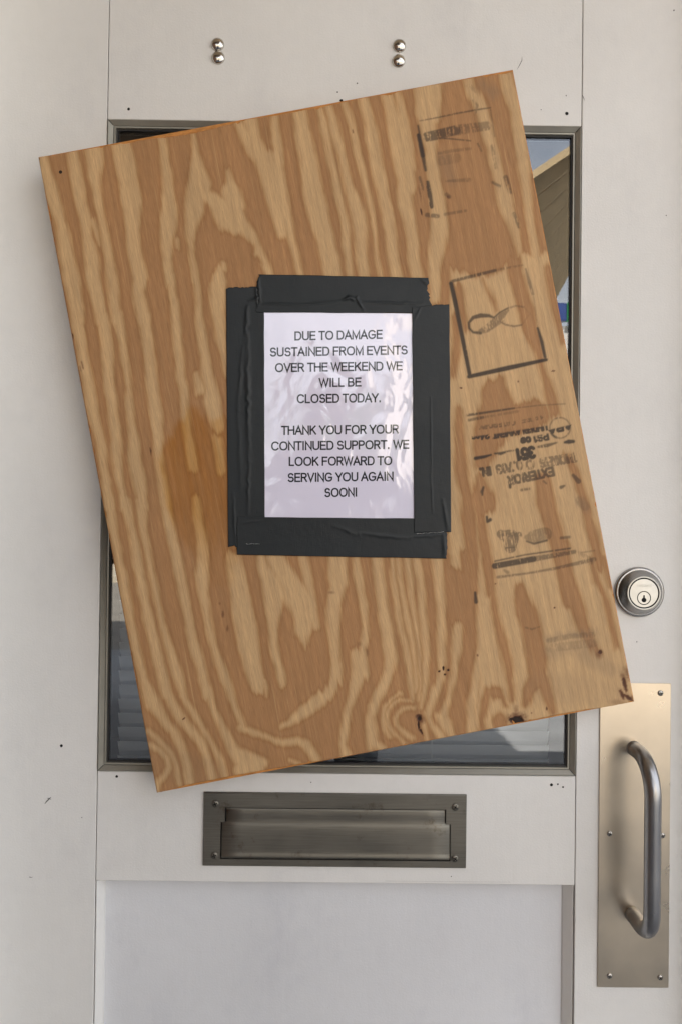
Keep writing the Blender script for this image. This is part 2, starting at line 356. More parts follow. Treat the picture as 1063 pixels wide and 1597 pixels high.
# corner mitre lines
for (cx0, cz0, dx, dz) in ((XL, ZFB, 1, 1), (XR, ZFB, -1, 1), (XL, ZFT, 1, -1), (XR, ZFT, -1, -1)):
    q = .00022; a = .0008; b = .0070
    pts = [(cx0 + dx * a - q, cz0 + dz * a + dx * dz * q), (cx0 + dx * a + q, cz0 + dz * a - dx * dz * q), (cx0 + dx * b + q, cz0 + dz * b - dx * dz * q), (cx0 + dx * b - q, cz0 + dz * b + dx * dz * q)]
    ya, yb = -.0033, .0003
    vs = [(pts[0][0], ya, pts[0][1]), (pts[1][0], ya, pts[1][1]), (pts[2][0], yb, pts[2][1]), (pts[3][0], yb, pts[3][1])]
    obj('mitre_joint', vs, [(0, 1, 2, 3)], DARKH, door)
# holes and marks in the paint
def disc(name, px, py, rpx, mat, parent, y=-.0003, irr=.0, n=14, asp=1, **k):
    c = at(px, py, y); r = rpx / F * (DIST + y)
    poly = [(c[0] + r * math.cos(2 * math.pi * i / n) * (1 + irr * random.uniform(-1, 1)), c[2] + asp * r * math.sin(2 * math.pi * i / n) * (1 + irr * random.uniform(-1, 1))) for i in range(n)]
    return obj(name, [(p[0], y, p[1]) for p in poly], [tuple(range(n))], mat, parent, **k)
for px, py, r in ((201, 170, 2.3), (883, 177, 2.6), (96, 1163, 2.3), (182.5, 1211, 2.2), (532, 157, 2.6), (859, 1224, 2.2), (869, 1223, 1.4), (877, 1227.5, 1.5)):
    disc('screw_hole', px, py, r, DARKH, door, irr=.15)
for px, py, r in ((526, 143.6, 1.2), (556.5, 130, 1.2), (843, 171, .8), (882, 149, .9), (1038, 336, .9), (1050, 16, 1.2), (703, 1367, .8), (128, 1275, .8), (485, 1220, .9), (992, 1001, .9), (47, 1368, .8)):
    disc('paint_speck', px, py, r, SCUFF, door, irr=.3)
def scratch(pts, w, mat=SCUFF, y=-.0003, parent=door, name='scratch', **k):
    P = [at(a, b, y) for a, b in pts]; vs, fs = [], []; n = len(P)
    for i, p in enumerate(P):
        t = P[min(i + 1, n - 1)] - P[max(i - 1, 0)]; t /= np.linalg.norm(t); s = np.array([-t[2], 0, t[0]]) * w / F * DIST * (.5 if 0 < i < n - 1 else .12)
        vs += [p + s, p - s]
    for i in range(n - 1): fs.append((2 * i, 2 * i + 1, 2 * i + 3, 2 * i + 2))
    return obj(name, vs, fs, mat, parent, **k)
scratch([(70, 1254), (73, 1250), (77, 1246), (80, 1243)], 1.8); scratch([(74, 1245), (77, 1245), (80, 1247)], 1.6)
scratch([(805, 109), (809, 102), (813, 94), (813, 88)], .9); scratch([(907, 148), (909, 152), (911, 157)], 1.2)
scratch([(46, 1368), (49, 1368.5), (52, 1368)], .8); scratch([(795, 1375.8), (600, 1374)], .6)
for px, py in ((339.5, 70), (340.5, 90.5), (622, 72), (621, 95.5)):
    c = at(px, py, 0); r = .0087
    lathe('bolt_cap', c, [(r, 0), (r, .0008), (r * .93, .0022), (r * .78, .0036), (r * .55, .0047), (r * .28, .0053), (.00001, .0055)], CHROME, door, n=32, smooth=True)
def phillips(c, r, parent, mat=SCREWM, rot=.3):
    s = lathe('screw', c, [(r, 0), (r, .0006), (r * .8, .0012), (r * .4, .0016), (.00001, .0017)], mat, parent, n=20, smooth=True)
    return s
def cross(c, r, parent, rot):
    vs, fs = [], []
    for a in (rot, rot + math.pi / 2):
        u = np.array([math.cos(a), 0, math.sin(a)]); v = np.array([-math.sin(a), 0, math.cos(a)]); n = len(vs)
        vs += [c + u * r * .62 + v * r * .13, c + u * r * .62 - v * r * .13, c - u * r * .62 - v * r * .13, c - u * r * .62 + v * r * .13]; fs.append((n, n + 1, n + 2, n + 3))
    return vs, fs
def screw_part(px, py, rpx, parent, y, rot, mat=None):
    c = at(px, py, y); r = rpx / F * (DIST + y)
    mat = mat or SCREWM; s = phillips(c, r, parent, mat)
    vs, fs = cross(c - np.array([0, .00178, 0]), r, parent, rot)
    me = s.data; base = len(me.vertices)
    # the driver recess joins the screw head's own mesh
    allv = [tuple(v.co) for v in me.vertices] + [tuple(np.array(v) - np.array(wloc(parent))) for v in vs]
    allf = [tuple(p.vertices) for p in me.polygons] + [tuple(i + base for i in f) for f in fs]
    m2 = bpy.data.meshes.new('screw'); m2.from_pydata(allv, [], allf); m2.materials.append(mat); m2.materials.append(DARKH)
    for i, p in enumerate(m2.polygons):
        p.use_smooth = i < len(me.polygons); p.material_index = 0 if i < len(me.polygons) else 1
    s.data = m2; return s

# mail slot
T_ = -.0035
def pz(pts, y): return [(at(a, b, y)[0], at(a, b, y)[2]) for a, b in pts]
o4 = pz([(317, 1235), (727, 1241), (726, 1355), (317, 1350)], T_)
sx0, sx1 = (o4[0][0] + o4[3][0]) / 2, (o4[1][0] + o4[2][0]) / 2; sz1, sz0 = (o4[0][1] + o4[1][1]) / 2, (o4[2][1] + o4[3][1]) / 2
ax, ay = at(351, 1258, T_)[0], at(520, 1261, T_)[2]; bx = at(695, 1263, T_)[0]
nx0, nx1 = at(344, 1300, T_)[0], at(702, 1300, T_)[0]; nz = at(520, 1284, T_)[2]; hz = at(520, 1341.5, T_)[2]
# plate with a notched opening, built as four butted bars cut to the opening outline
outer = [(sx0, sz0), (sx1, sz0), (sx1, sz1), (sx0, sz1)]
inner = [(nx0, hz), (nx1, hz), (nx1, nz), (bx, nz), (bx, ay), (ax, ay), (ax, nz), (nx0, nz)]
def frame_plate(name, outer, inner, y0, y1, mat, parent, **k):
    vs = []; fs = []
    e = .0012
    (a0, b0), (a1, b1), (a2, b2), (a3, b3) = outer
    O2 = [(a0 + e, b0 + e), (a1 - e, b1 + e), (a2 - e, b2 - e), (a3 + e, b3 - e)]
    vs += [(x, y1, z) for x, z in outer] + [(x, y0 + e * .8, z) for x, z in outer] + [(x, y0, z) for x, z in O2]
    n = len(vs); vs += [(x, y0, z) for x, z in inner] + [(x, y1, z) for x, z in inner]
    for i in range(4):
        j = (i + 1) % 4; fs += [(i, j, j + 4, i + 4), (i + 4, j + 4, j + 8, i + 8)]
    m = len(inner)
    I = lambda i: n + i
    fs += [(8, 9, I(1), I(0)), (9, I(2), I(1)), (9, 10, I(3), I(2)), (10, I(4), I(3)), (10, 11, I(5), I(4)), (11, I(6), I(5)), (11, 8, I(7), I(6)), (8, I(0), I(7))]
    for i in range(m): fs.append((I(i), I((i + 1) % m), I((i + 1) % m) + m, I(i) + m))
    return obj(name, vs, fs, mat, parent, **k)
ms = frame_plate('mail_slot', outer, inner, T_, 0, SLOT, door, label='tarnished nickel mail slot plate with a hinged flap')
g_ = .0011
def flap():
    prof = [(ay - g_, .0), (ay - g_, -.0016), (ay - .003, -.0024), (ay - .008, -.0028), (nz + .004, -.0026), (nz + .001, -.0028), (nz - g_, -.0031), (nz - .004, -.0040), (nz - .010, -.0046), (nz - .022, -.0050),
            (hz + .014, -.0052), (hz + .009, -.0054), (hz + .0062, -.0062), (hz + .0036, -.0064), (hz + .0018, -.0050), (hz + g_, -.003), (hz + g_, 0.0)]
    pr = np.array(prof); out = [tuple(pr[0])]
    for i in range(1, len(pr) - 1):      # round every corner of the profile
        a, b2, c2 = pr[i - 1], pr[i], pr[i + 1]; p0 = b2 + (a - b2) * .42; p1 = b2 + (c2 - b2) * .42
        for t in np.linspace(0, 1, 5): out.append(tuple(p0 * (1 - t) ** 2 + b2 * 2 * t * (1 - t) + p1 * t * t))
    prof = out + [tuple(pr[-1])]
    vs, fs = [], []; rs = []
    for z, y in prof:
        wide = z < nz + 1e-4
        x0, x1 = (nx0 + g_, nx1 - g_) if wide else (ax + g_, bx - g_)
        e = .0016
        rs.append(len(vs)); d = .0016 if y < -.002 else 0
        vs += [(x0, min(0, y + d * 1.4), z), (x0 + e, y, z)] + [(x0 + e + (x1 - x0 - 2 * e) * t / 12, y, z) for t in range(1, 12)] + [(x1 - e, y, z), (x1, min(0, y + d * 1.4), z)]
    n = 15
    for j in range(len(prof) - 1):
        for i in range(n - 1): fs.append((rs[j] + i, rs[j] + i + 1, rs[j + 1] + i + 1, rs[j + 1] + i))
    for s in (0, n - 1):   # end walls down to the door face
        b = len(vs); vs += [(vs[r + s][0], .002, vs[r + s][2]) for r in rs]
        for j in range(len(rs) - 1): fs.append((rs[j] + s, rs[j + 1] + s, b + j + 1, b + j))
    return obj('flap', vs, fs, SLOT, ms, smooth=False)
fl = flap()
for p in fl.data.polygons: p.use_smooth = True
fl.data.update()
box('slot_recess', nx0 - .0005, nx1 + .0005, -.0006, -.0003, hz - .0005, ay + .0005, DARKH, ms)
for k_, (px, py) in enumerate(((336, 1253.5), (709, 1258.5), (334.5, 1334), (708.5, 1339))):
    screw_part(px, py, 5.6, ms, T_ - .0001, .4 + k_ * .7, SLOT)

# deadbolt
bc = at(994.8, 923, 0)
bc[1] = 0
db = lathe('deadbolt', bc, [(.0322, 0), (.0322, .0022), (.0318, .0034), (.0308, .0046), (.0290, .0056), (.0286, .0054), (.0282, .0058), (.0240, .0120), (.0212, .0160), (.0209, .0168), (.0203, .0171), (.0192, .0171), (.0190, .0160), (.0180, .0158), (.00001, .0158)], BOLTM, door, n=96, smooth=True, label='round satin nickel deadbolt lock')
fc = bc.copy()
lathe('face_ring', fc, [(.0211, .0158), (.0211, .0170), (.0208, .0174), (.0197, .0174), (.0194, .0168), (.0192, .0160)], FACE, db, n=96)
lathe('groove', fc, [(.0193, .01585), (.0180, .01590)], DARKH, db, n=96) if False else None
lathe('lock_face', fc, [(.0181, .0159), (.0181, .0168), (.0178, .0170), (.00001, .0170)], FACE, db, n=96)
pc = fc + np.array([0, 0, -.0061])
def annul(name, c, r0, r1, h, mat, parent, n=64, **k):
    vs, fs = [], []
    for r in (r0, r1):
        for i in range(n): vs.append((c[0] + r * math.cos(2 * math.pi * i / n), c[1] - h, c[2] + r * math.sin(2 * math.pi * i / n)))
    for i in range(n): fs.append((i, (i + 1) % n, n + (i + 1) % n, n + i))
    return obj(name, vs, fs, mat, parent, **k)
annul('groove', fc, .0178, .0193, .01712, DARKH, db)
annul('plug_groove', pc, .0077, .0088, .01715, DARKH, db)
kc = pc + np.array([0, 0, -.0026])
kp = [(kc[0] + .0031 * math.cos(a), kc[2] + .0029 * math.sin(a)) for a in np.linspace(R(110), R(430), 22)]
kp = [(kc[0] - .0008, kc[2] + .0062)] + kp + [(kc[0] + .0008, kc[2] + .0062)]
obj('keyhole', [(p[0], -.01722, p[1]) for p in kp], [tuple(range(len(kp)))], DARKH, db)
EN = simple('engraved_mark', (.52, .51, .46), .5, .6)
mk = []
for i in range(9):
    x = fc[0] - .0088 + i * .0021; mk.append((x, x + random.uniform(.0008, .0014), -.01708, -.01703, fc[2] + .0076 + random.uniform(-.0003, .0003), fc[2] + .0112 + random.uniform(-.0006, .0004)))
boxes('engraving', mk, EN, db, label='worn illegible engraving above the keyhole')

# pull plate and grip
q4 = pz([(934, 1064.5), (1045, 1066.5), (1042.5, 1542), (932, 1538.5)], -.002)
px0, px1 = (q4[0][0] + q4[3][0]) / 2, (q4[1][0] + q4[2][0]) / 2; pz1, pz0 = (q4[0][1] + q4[1][1]) / 2, (q4[2][1] + q4[3][1]) / 2
plate = box('pull_plate', px0, px1, -.0020, -.0002, pz0, pz1, PLATE, door, bevel=.0006, label='long brushed steel pull plate with a bent tube grip')
h = .060
gx = (at(1018, 1320, -h)[0] + at(985, 1320, -.002)[0]) / 2; gt = at(985, 1167, -.002)[2]; gbm = at(984, 1426, -.002)[2]
rr = .043; pts = [(gx, -.0018, gt), (gx, -h + rr, gt)]
pts = [(gx, -.0018, gt), (gx, -.012, gt), (gx, -h + rr, gt)]
for a in np.linspace(R(3), R(90), 12): pts.append((gx, -h + rr - rr * math.sin(a), gt - rr + rr * math.cos(a)))
n_ = 16
for i in range(1, n_): pts.append((gx, -h, gt - rr + (gbm + .031 - gt + rr) * i / n_))
rb = .031
for a in np.linspace(R(90), R(3), 12): pts.append((gx, -h + rb - rb * math.sin(a), gbm + rb - rb * math.cos(a)))
pts += [(gx, -h + rb, gbm), (gx, -.012, gbm), (gx, -.0018, gbm)]
tube('grip', pts, .0097, GRIP, plate, n=40, label='vertical tubular grip of the pull plate')
for k_, (px, py) in enumerate(((1029, 1081), (949.5, 1300), (1032, 1303), (949.5, 1522), (1028.5, 1524.5))):
    screw_part(px, py, 4.3, plate, -.0021, .2 + k_ * .9)

# ------------------------------------------------------------------ window blind behind the glass
SLATM = simple('blind_slat', (.62, .63, .66), .5, var=.04)
bl = empty('window_blind', (0, .05, CZ), 'white horizontal slat blind behind the door window', 'blind')
bx0, bx1 = at(188, 1100, .05)[0], at(852, 1150, .05)[0]
zb = ZFB - .004; k = 0
z = zb
while z < CZ + .10:
    a = R(62); hw = .0125
    dy, dz = hw * math.cos(a), hw * math.sin(a)
    prof = [(-dy, dz), (-dy * .3 - .0012, dz * .35), (dy * .3 - .0012, -dz * .35), (dy, -dz)]
    vs = []
    for x in (bx0, bx1): vs += [(x, .048 + p[0], z + p[1]) for p in prof] + [(x, .0486 + p[0], z + p[1]) for p in prof]
    fs = []
    for i in range(3): fs += [(i, i + 1, i + 9, i + 8), (i + 4, i + 12, i + 13, i + 5)]
    fs += [(0, 8, 12, 4), (3, 7, 15, 11), (0, 4, 5, 1), (1, 5, 6, 2), (2, 6, 7, 3), (8, 9, 13, 12), (9, 10, 14, 13), (10, 11, 15, 14)]
    obj('slat', vs, fs, SLATM, bl); z += .0188
for px in (672, 240, 455): box('ladder_cord', at(px, 1150, .04)[0] - .0006, at(px, 1150, .04)[0] + .0006, .036, .037, zb - .01, CZ + .1, SLATM, bl)
# ------------------------------------------------------------------ plywood board
YB = -.039
cor = [at(60, 245, YB), at(800, 108, YB), at(987, 1093, YB), at(245, 1238, YB)]      # TL TR BR BL
AN = R(11.42); ex = np.array([math.cos(AN), 0, math.sin(AN)]); ez = np.array([-math.sin(AN), 0, math.cos(AN)])
cen = sum(cor) / 4
BW = (np.linalg.norm(cor[1] - cor[0]) + np.linalg.norm(cor[2] - cor[3])) / 2; BH = (np.linalg.norm(cor[3] - cor[0]) + np.linalg.norm(cor[2] - cor[1])) / 2
B0 = cen - ex * BW / 2 - ez * BH / 2     # bottom-left corner on the front plane
board = empty('plywood_board', tuple(B0), 'tilted raw plywood sheet fixed over the door window', 'plywood board')
board.rotation_euler = (0, -AN, 0)
def b2w(x, z, y=0): return B0 + np.multiply.outer(x, ex) + np.multiply.outer(z, ez) + np.array([0, 1, 0]) * y
# stroke data: (ox, oy, scale, [(X, Y, width), ...]) read from the photograph
s5 = 5.315
def conv(ox, oy, s, pts): return [(ox + x / s, oy + y / s, w / s) for x, y, w in pts]
A = (50, 200, s5); Bq = (240, 140, s5); C = (430, 100, s5); Dq = (620, 100, s5); Eq = (90, 490, s5); Fq = (200, 430, s5)
Hq = (150, 780, s5); Iq = (200, 980, s5); J = (330, 860, s5); K = (380, 1020, s5); Lq = (500, 860, s5); M = (560, 980, s5); N = (680, 860, s5); O = (800, 860, s5); Gq = (690, 380, s5); Pq = (700, 640, 4.252)
LIGHT = [
 (A, [(90,250,90),(130,400,100),(170,560,130),(230,750,90),(270,900,110),(290,1050,130),(320,1200,150),(350,1350,140),(370,1480,130),(385,1600,120)]),
 (A, [(330,180,80),(365,350,100),(385,480,110),(400,580,110),(430,680,110),(450,780,110),(455,900,90),(480,1000,110),(500,1100,130),(510,1250,130),(545,1400,120),(565,1500,100),(570,1600,80)]),
 (A, [(510,140,150),(530,300,130),(520,400,110),(545,560,80),(570,700,60),(600,850,60),(620,950,80),(640,1080,70),(660,1200,90),(680,1350,100),(690,1480,90),(690,1600,80)]),
 (A, [(500,760,60),(540,850,50),(560,950,30)]),
 (A, [(735,100,150),(770,300,170),(800,450,170),(820,600,180),(830,720,150),(835,850,120),(850,1000,120),(880,1150,130),(900,1250,130),(880,1350,100),(900,1450,110),(930,1600,110)]),
 (Bq, [(70,380,70),(90,550,80),(110,700,90),(120,850,110),(130,980,150),(120,1100,150),(110,1200,130),(110,1300,100),(115,1400,70),(120,1500,80),(130,1600,70)]),
 (Bq, [(190,1230,40),(200,1310,26)]),
 (Bq, [(325,350,30),(350,500,50),(360,600,110),(370,700,160),(375,800,210),(355,900,200),(320,1050,140),(310,1150,100),(300,1250,60),(315,1350,46),(335,1450,56),(350,1600,60)]),
 (Bq, [(380,850,150),(450,900,140),(540,990,230),(640,1060,250),(720,1150,180),(790,1230,140),(850,1310,100),(900,1400,76),(950,1500,76),(970,1540,60)]),
 (Bq, [(620,670,30),(630,760,60),(640,850,160),(680,960,160)]),
 (Bq, [(540,1490,60),(540,1600,150)]), (Bq, [(570,1380,24),(575,1500,60)]),
 (Bq, [(690,270,70),(760,380,110),(830,480,150),(910,560,160),(945,650,180),(970,800,140),(1000,950,120),(1030,1050,120),(1065,1200,100)]),
 (Bq, [(790,230,120),(830,380,120),(870,460,130)]), (Bq, [(1000,200,60),(1010,400,80),(1010,550,100)]),
 (C, [(0,450,30),(5,600,80),(15,800,110),(25,1000,130),(60,1150,120),(90,1300,90),(130,1450,70),(170,1600,60),(210,1780,50)]),
 (C, [(200,360,120),(220,550,130),(245,680,150),(270,800,150),(295,950,170),(315,1080,170),(345,1200,180),(380,1350,170),(420,1480,150),(450,1620,160),(480,1850,150)]),
 (C, [(350,340,50),(390,480,70),(420,600,66),(440,720,60),(470,850,70),(500,980,76),(520,1100,76),(550,1220,70),(580,1350,80),(590,1500,80),(600,1620,70),(620,1800,70)]),
 (C, [(430,330,70),(480,500,90),(510,620,80),(545,750,70),(575,880,70),(600,1000,76),(640,1120,110),(680,1230,130),(700,1350,120),(710,1480,100),(715,1620,100),(740,1800,100)]),
 (C, [(560,300,56),(610,450,56),(650,600,56),(680,750,64),(710,850,64),(740,980,54),(770,1100,54),(800,1250,50),(820,1400,46),(840,1620,40),(880,1800,40)]),
 (C, [(710,250,84),(760,420,96),(790,560,104),(810,700,112),(840,850,112),(870,980,112),(900,1120,100),(930,1250,100),(950,1400,100),(970,1620,100),(1010,1800,90)]),
 (C, [(910,230,100),(960,400,110),(1000,550,150),(1030,700,170),(1060,850,170),(1090,1000,150)]),
 (Dq, [(-10,200,40),(30,400,80),(50,550,120),(65,700,140),(80,850,150),(55,960,110),(50,1050,130),(60,1150,130),(90,1300,110),(120,1450,100),(130,1620,110),(170,1800,100)]),
 (Dq, [(240,140,240),(250,300,220),(250,400,210),(240,480,150),(260,600,140),(280,700,100),(275,800,110),(290,900,110),(310,1000,110),(320,1100,130),(330,1200,140),(340,1350,150),(340,1420,150),(330,1500,140),(310,1620,120),(300,1750,110),(310,1950,90)]),
 (Dq, [(570,90,80),(600,220,100),(650,300,110),(700,400,110),(730,500,110),(750,600,100),(780,700,90),(800,800,100),(830,900,90),(850,1000,110),(880,1100,130),(900,1200,120),(950,1300,100),(980,1400,80),(1000,1500,60),(1010,1620,50)]),
 (Dq, [(880,50,100),(920,200,120),(950,300,110),(985,400,120),(1010,550,130),(1020,700,120),(1040,850,110),(1060,1000,90),(1080,1150,80),(1110,1400,80),(1150,1620,80)]),
 (Eq, [(165,0,120),(170,100,110),(190,200,100),(210,300,90),(225,420,90),(250,520,100),(270,650,110),(290,800,100),(320,900,90),(345,1000,80),(370,1100,80),(380,1250,70),(400,1350,70),(420,1500,100),(430,1600,100)]),
 (Eq, [(370,0,90),(390,120,100),(410,240,100),(420,350,110),(425,450,90),(430,600,90),(450,700,90),(460,820,90),(480,950,100),(490,1050,90),(495,1200,90),(510,1350,70),(540,1500,70),(560,1600,90)]),
 (Eq, [(490,0,90),(520,120,80),(540,220,70),(555,350,70),(570,450,60),(590,600,50),(600,750,70),(610,880,70),(630,1000,90),(640,1150,110),(650,1280,110),(680,1400,110),(700,1500,90),(710,1600,90)]),
 (Eq, [(720,0,100),(730,120,100),(750,250,100),(770,400,100),(780,550,100),(800,700,110),(820,850,120),(830,1000,90),(840,1150,80),(860,1300,80),(880,1450,90),(900,1600,90)]),
 (Fq, [(350,0,70),(370,120,70),(385,250,80),(400,400,80),(410,550,86),(430,700,86),(445,850,80),(465,950,86),(470,1050,80),(480,1150,80),(490,1300,80),(520,1450,90),(540,1600,80)]),
 (Fq, [(560,0,50),(580,120,60),(590,250,60),(600,400,76),(620,550,86),(640,700,90),(660,850,100),(690,950,120),(700,1050,150),(720,1150,140),(740,1230,120)]),
 (Fq, [(570,820,50),(600,960,90)]), (Fq, [(740,1350,80),(760,1500,80),(770,1620,80)]),
 (Fq, [(740,0,90),(745,100,140),(745,200,140),(750,330,110),(765,450,100),(775,550,90),(795,650,60),(805,750,46),(818,850,30)]),
 (Hq, [(110,0,80),(130,150,80),(160,300,76),(190,450,66),(220,600,80),(240,750,84),(270,900,76),(300,1050,66),(330,1200,76),(370,1350,76),(400,1500,80),(430,1620,90)]),
 (Hq, [(240,0,90),(270,120,80),(300,250,66),(330,400,80),(350,550,90),(380,700,86),(400,850,80),(440,1000,90),(480,1150,100),(520,1300,90),(550,1450,90),(590,1620,90)]),
 (Hq, [(370,0,90),(385,150,76),(405,300,66),(430,450,56),(460,600,56),(490,750,66),(520,900,56),(550,1050,56),(600,1200,66),(640,1300,76),(690,1450,66),(720,1620,60)]),
 (Hq, [(570,0,90),(590,120,90),(620,250,90),(650,400,90),(680,550,96),(710,700,90),(740,850,86),(770,1000,76),(800,1150,86),(850,1300,90),(890,1450,86),(920,1620,80)]),
 (Hq, [(830,0,60),(845,150,90),(880,300,100),(890,450,100),(880,600,120),(890,750,90),(910,900,70),(940,1050,70),(970,1200,60),(1010,1350,60),(1060,1500,60)]),
 (Iq, [(40,0,50),(60,150,56),(90,280,60),(130,420,76),(170,540,110),(210,620,130),(260,700,100),(310,780,80),(370,850,74),(430,950,74),(470,1050,66),(500,1150,76),(520,1330,86)]),
 (Iq, [(180,0,80),(220,150,86),(250,280,80),(290,400,80),(320,520,76),(360,620,80),(420,720,90),(480,800,84),(540,870,84),(600,940,84),(640,1030,66),(670,1130,76),(700,1260,86)]),
 (Iq, [(290,0,60),(330,120,60),(370,260,66),(400,380,76),(440,500,66),(480,600,56),(540,700,70),(600,800,60),(660,900,54),(720,1000,50),(770,1100,56),(805,1250,60)]),
 (Iq, [(510,0,80),(540,120,86),(580,250,86),(620,380,80),(660,500,74),(690,600,60),(720,700,60),(770,800,66),(820,900,86),(870,1000,106),(930,1080,136),(1000,1130,150),(1060,1150,150)]),
 (Iq, [(670,0,60),(700,120,60),(750,250,60),(790,350,76),(820,450,76),(850,550,66),(880,650,56),(930,750,50),(970,830,50),(1050,870,56)]),
 (Iq, [(165,850,50),(230,900,46),(300,970,46),(360,1040,46),(400,1130,46),(425,1280,54)]), (Iq, [(180,970,60),(270,1010,56),(330,1080,56),(345,1150,56),(300,1220,56),(250,1280,56),(235,1360,60)]),
 (J, [(180,60,140),(210,200,160),(240,350,160),(260,500,180),(290,650,180),(310,800,180),(340,950,160),(370,1050,140),(390,1130,110)]), (J, [(440,1080,40),(450,1130,50),(460,1200,16)]),
 (J, [(410,40,80),(440,150,110),(500,250,160),(520,350,190),(520,450,160),(510,600,90),(510,750,76),(540,900,76),(570,1000,76),(590,1100,56)]),
 (J, [(520,40,150),(580,150,160),(650,250,170),(700,350,220),(760,450,220),(780,550,190),(755,650,150),(765,720,80),(775,790,20)]),
 (J, [(760,30,80),(790,200,80),(820,330,70),(850,450,60),(860,620,70)]),
 (J, [(1010,30,90),(1010,200,110),(1020,300,90),(1000,400,100),(1000,500,110),(1010,650,100),(1020,800,90),(1030,950,76),(1020,1050,76),(960,1170,90),(890,1240,120),(820,1290,120),(760,1330,110),(650,1420,60),(580,1450,46)]),
 (K, [(-20,600,60),(0,620,60),(100,650,50),(200,690,50),(300,730,56),(380,735,70),(450,715,70),(520,750,80),(565,810,80),(600,870,80)]),
 (K, [(-20,830,100),(30,850,100),(100,880,110),(160,900,90)]), (K, [(-10,950,150),(60,960,120)]), (K, [(385,880,30),(470,920,50)]),
 (K, [(740,0,60),(780,100,70),(790,220,60)]), (K, [(930,0,100),(950,150,90),(930,270,100),(880,400,60),(860,500,66),(830,620,66),(820,750,66),(850,850,100)]), (K, [(1040,430,40),(1040,600,60),(1045,780,50)]),
 (Lq, [(160,40,110),(150,150,140),(150,250,150),(130,350,140),(115,450,110),(110,550,110),(110,700,86),(120,850,76),(140,1000,70),(120,1100,80),(60,1200,80)]),
 (Lq, [(290,40,56),(310,200,74),(340,350,64),(350,450,76),(370,600,56),(370,720,76),(350,800,56),(340,900,110),(330,1000,140),(300,1100,100),(270,1200,80),(230,1300,56),(220,1400,56),(190,1580,66)]),
 (Lq, [(460,40,100),(480,180,96),(500,300,96),(510,450,96),(540,600,110),(560,750,106),(580,880,110),(570,980,106),(530,1080,90),(490,1170,90),(440,1270,84),(410,1370,76),(430,1480,86),(440,1590,86)]),
 (Lq, [(590,40,46),(600,200,50),(620,350,56),(640,500,56),(660,650,56),(700,800,56),(730,950,56),(740,1100,56),(760,1220,36)]),
 (Lq, [(640,40,36),(660,250,44),(690,400,46),(710,550,56),(740,700,46),(770,850,46),(790,1000,46),(780,1170,36)]),
 (Lq, [(710,40,66),(730,200,60),(750,350,56),(770,500,56),(790,650,56),(810,780,40),(820,900,36),(820,1050,36),(810,1230,28)]),
 (Lq, [(790,40,66),(820,200,76),(835,350,66),(840,500,66),(860,650,66),(870,800,56),(870,950,56),(860,1100,56),(840,1200,46),(830,1290,36)]),
 (Lq, [(960,40,106),(980,250,86),(1000,450,86),(1000,650,86),(1010,850,86),(1010,1000,76),(980,1080,86),(930,1200,76),(900,1300,66),(890,1370,46),(930,1450,46),(990,1520,76),(1020,1570,70)]),
 (M, [(450,655,34),(370,660,36),(320,695,36),(290,745,36),(300,800,36),(350,850,46),(400,885,56),(440,905,46)]),
 (M, [(440,600,26),(350,590,26),(290,610,36),(240,670,36),(220,740,36),(230,800,36),(280,870,36),(330,910,26),(380,965,36)]),
 (M, [(340,540,36),(270,580,26),(215,650,36),(200,750,44),(210,830,44),(250,900,36)]),
 (M, [(160,560,60),(110,650,60),(90,750,66),(100,850,76),(120,950,96),(200,1000,60)]),
 (M, [(560,700,50),(590,800,36),(650,880,50),(690,930,56)]), (M, [(530,780,34),(550,880,30),(565,940,36)]),
 (M, [(810,0,96),(800,150,96),(790,250,86),(770,350,86),(740,450,96),(720,550,106),(690,650,106),(680,730,106),(720,800,106),(780,880,100)]),
 (M, [(1030,0,76),(1030,150,96),(990,300,116),(960,400,116),(930,550,106),(920,700,106),(930,870,96)]),
 (N, [(20,0,80),(20,300,80),(40,600,70),(40,900,70)]),
]
POLY = [(703, 418), (740, 432), (775, 425), (800, 402), (830, 395), (862, 392), (1030, 1100), (790, 1160), (770, 1160), (735, 1130), (745, 1060), (740, 1000), (742, 900), (700, 880), (690, 700)]
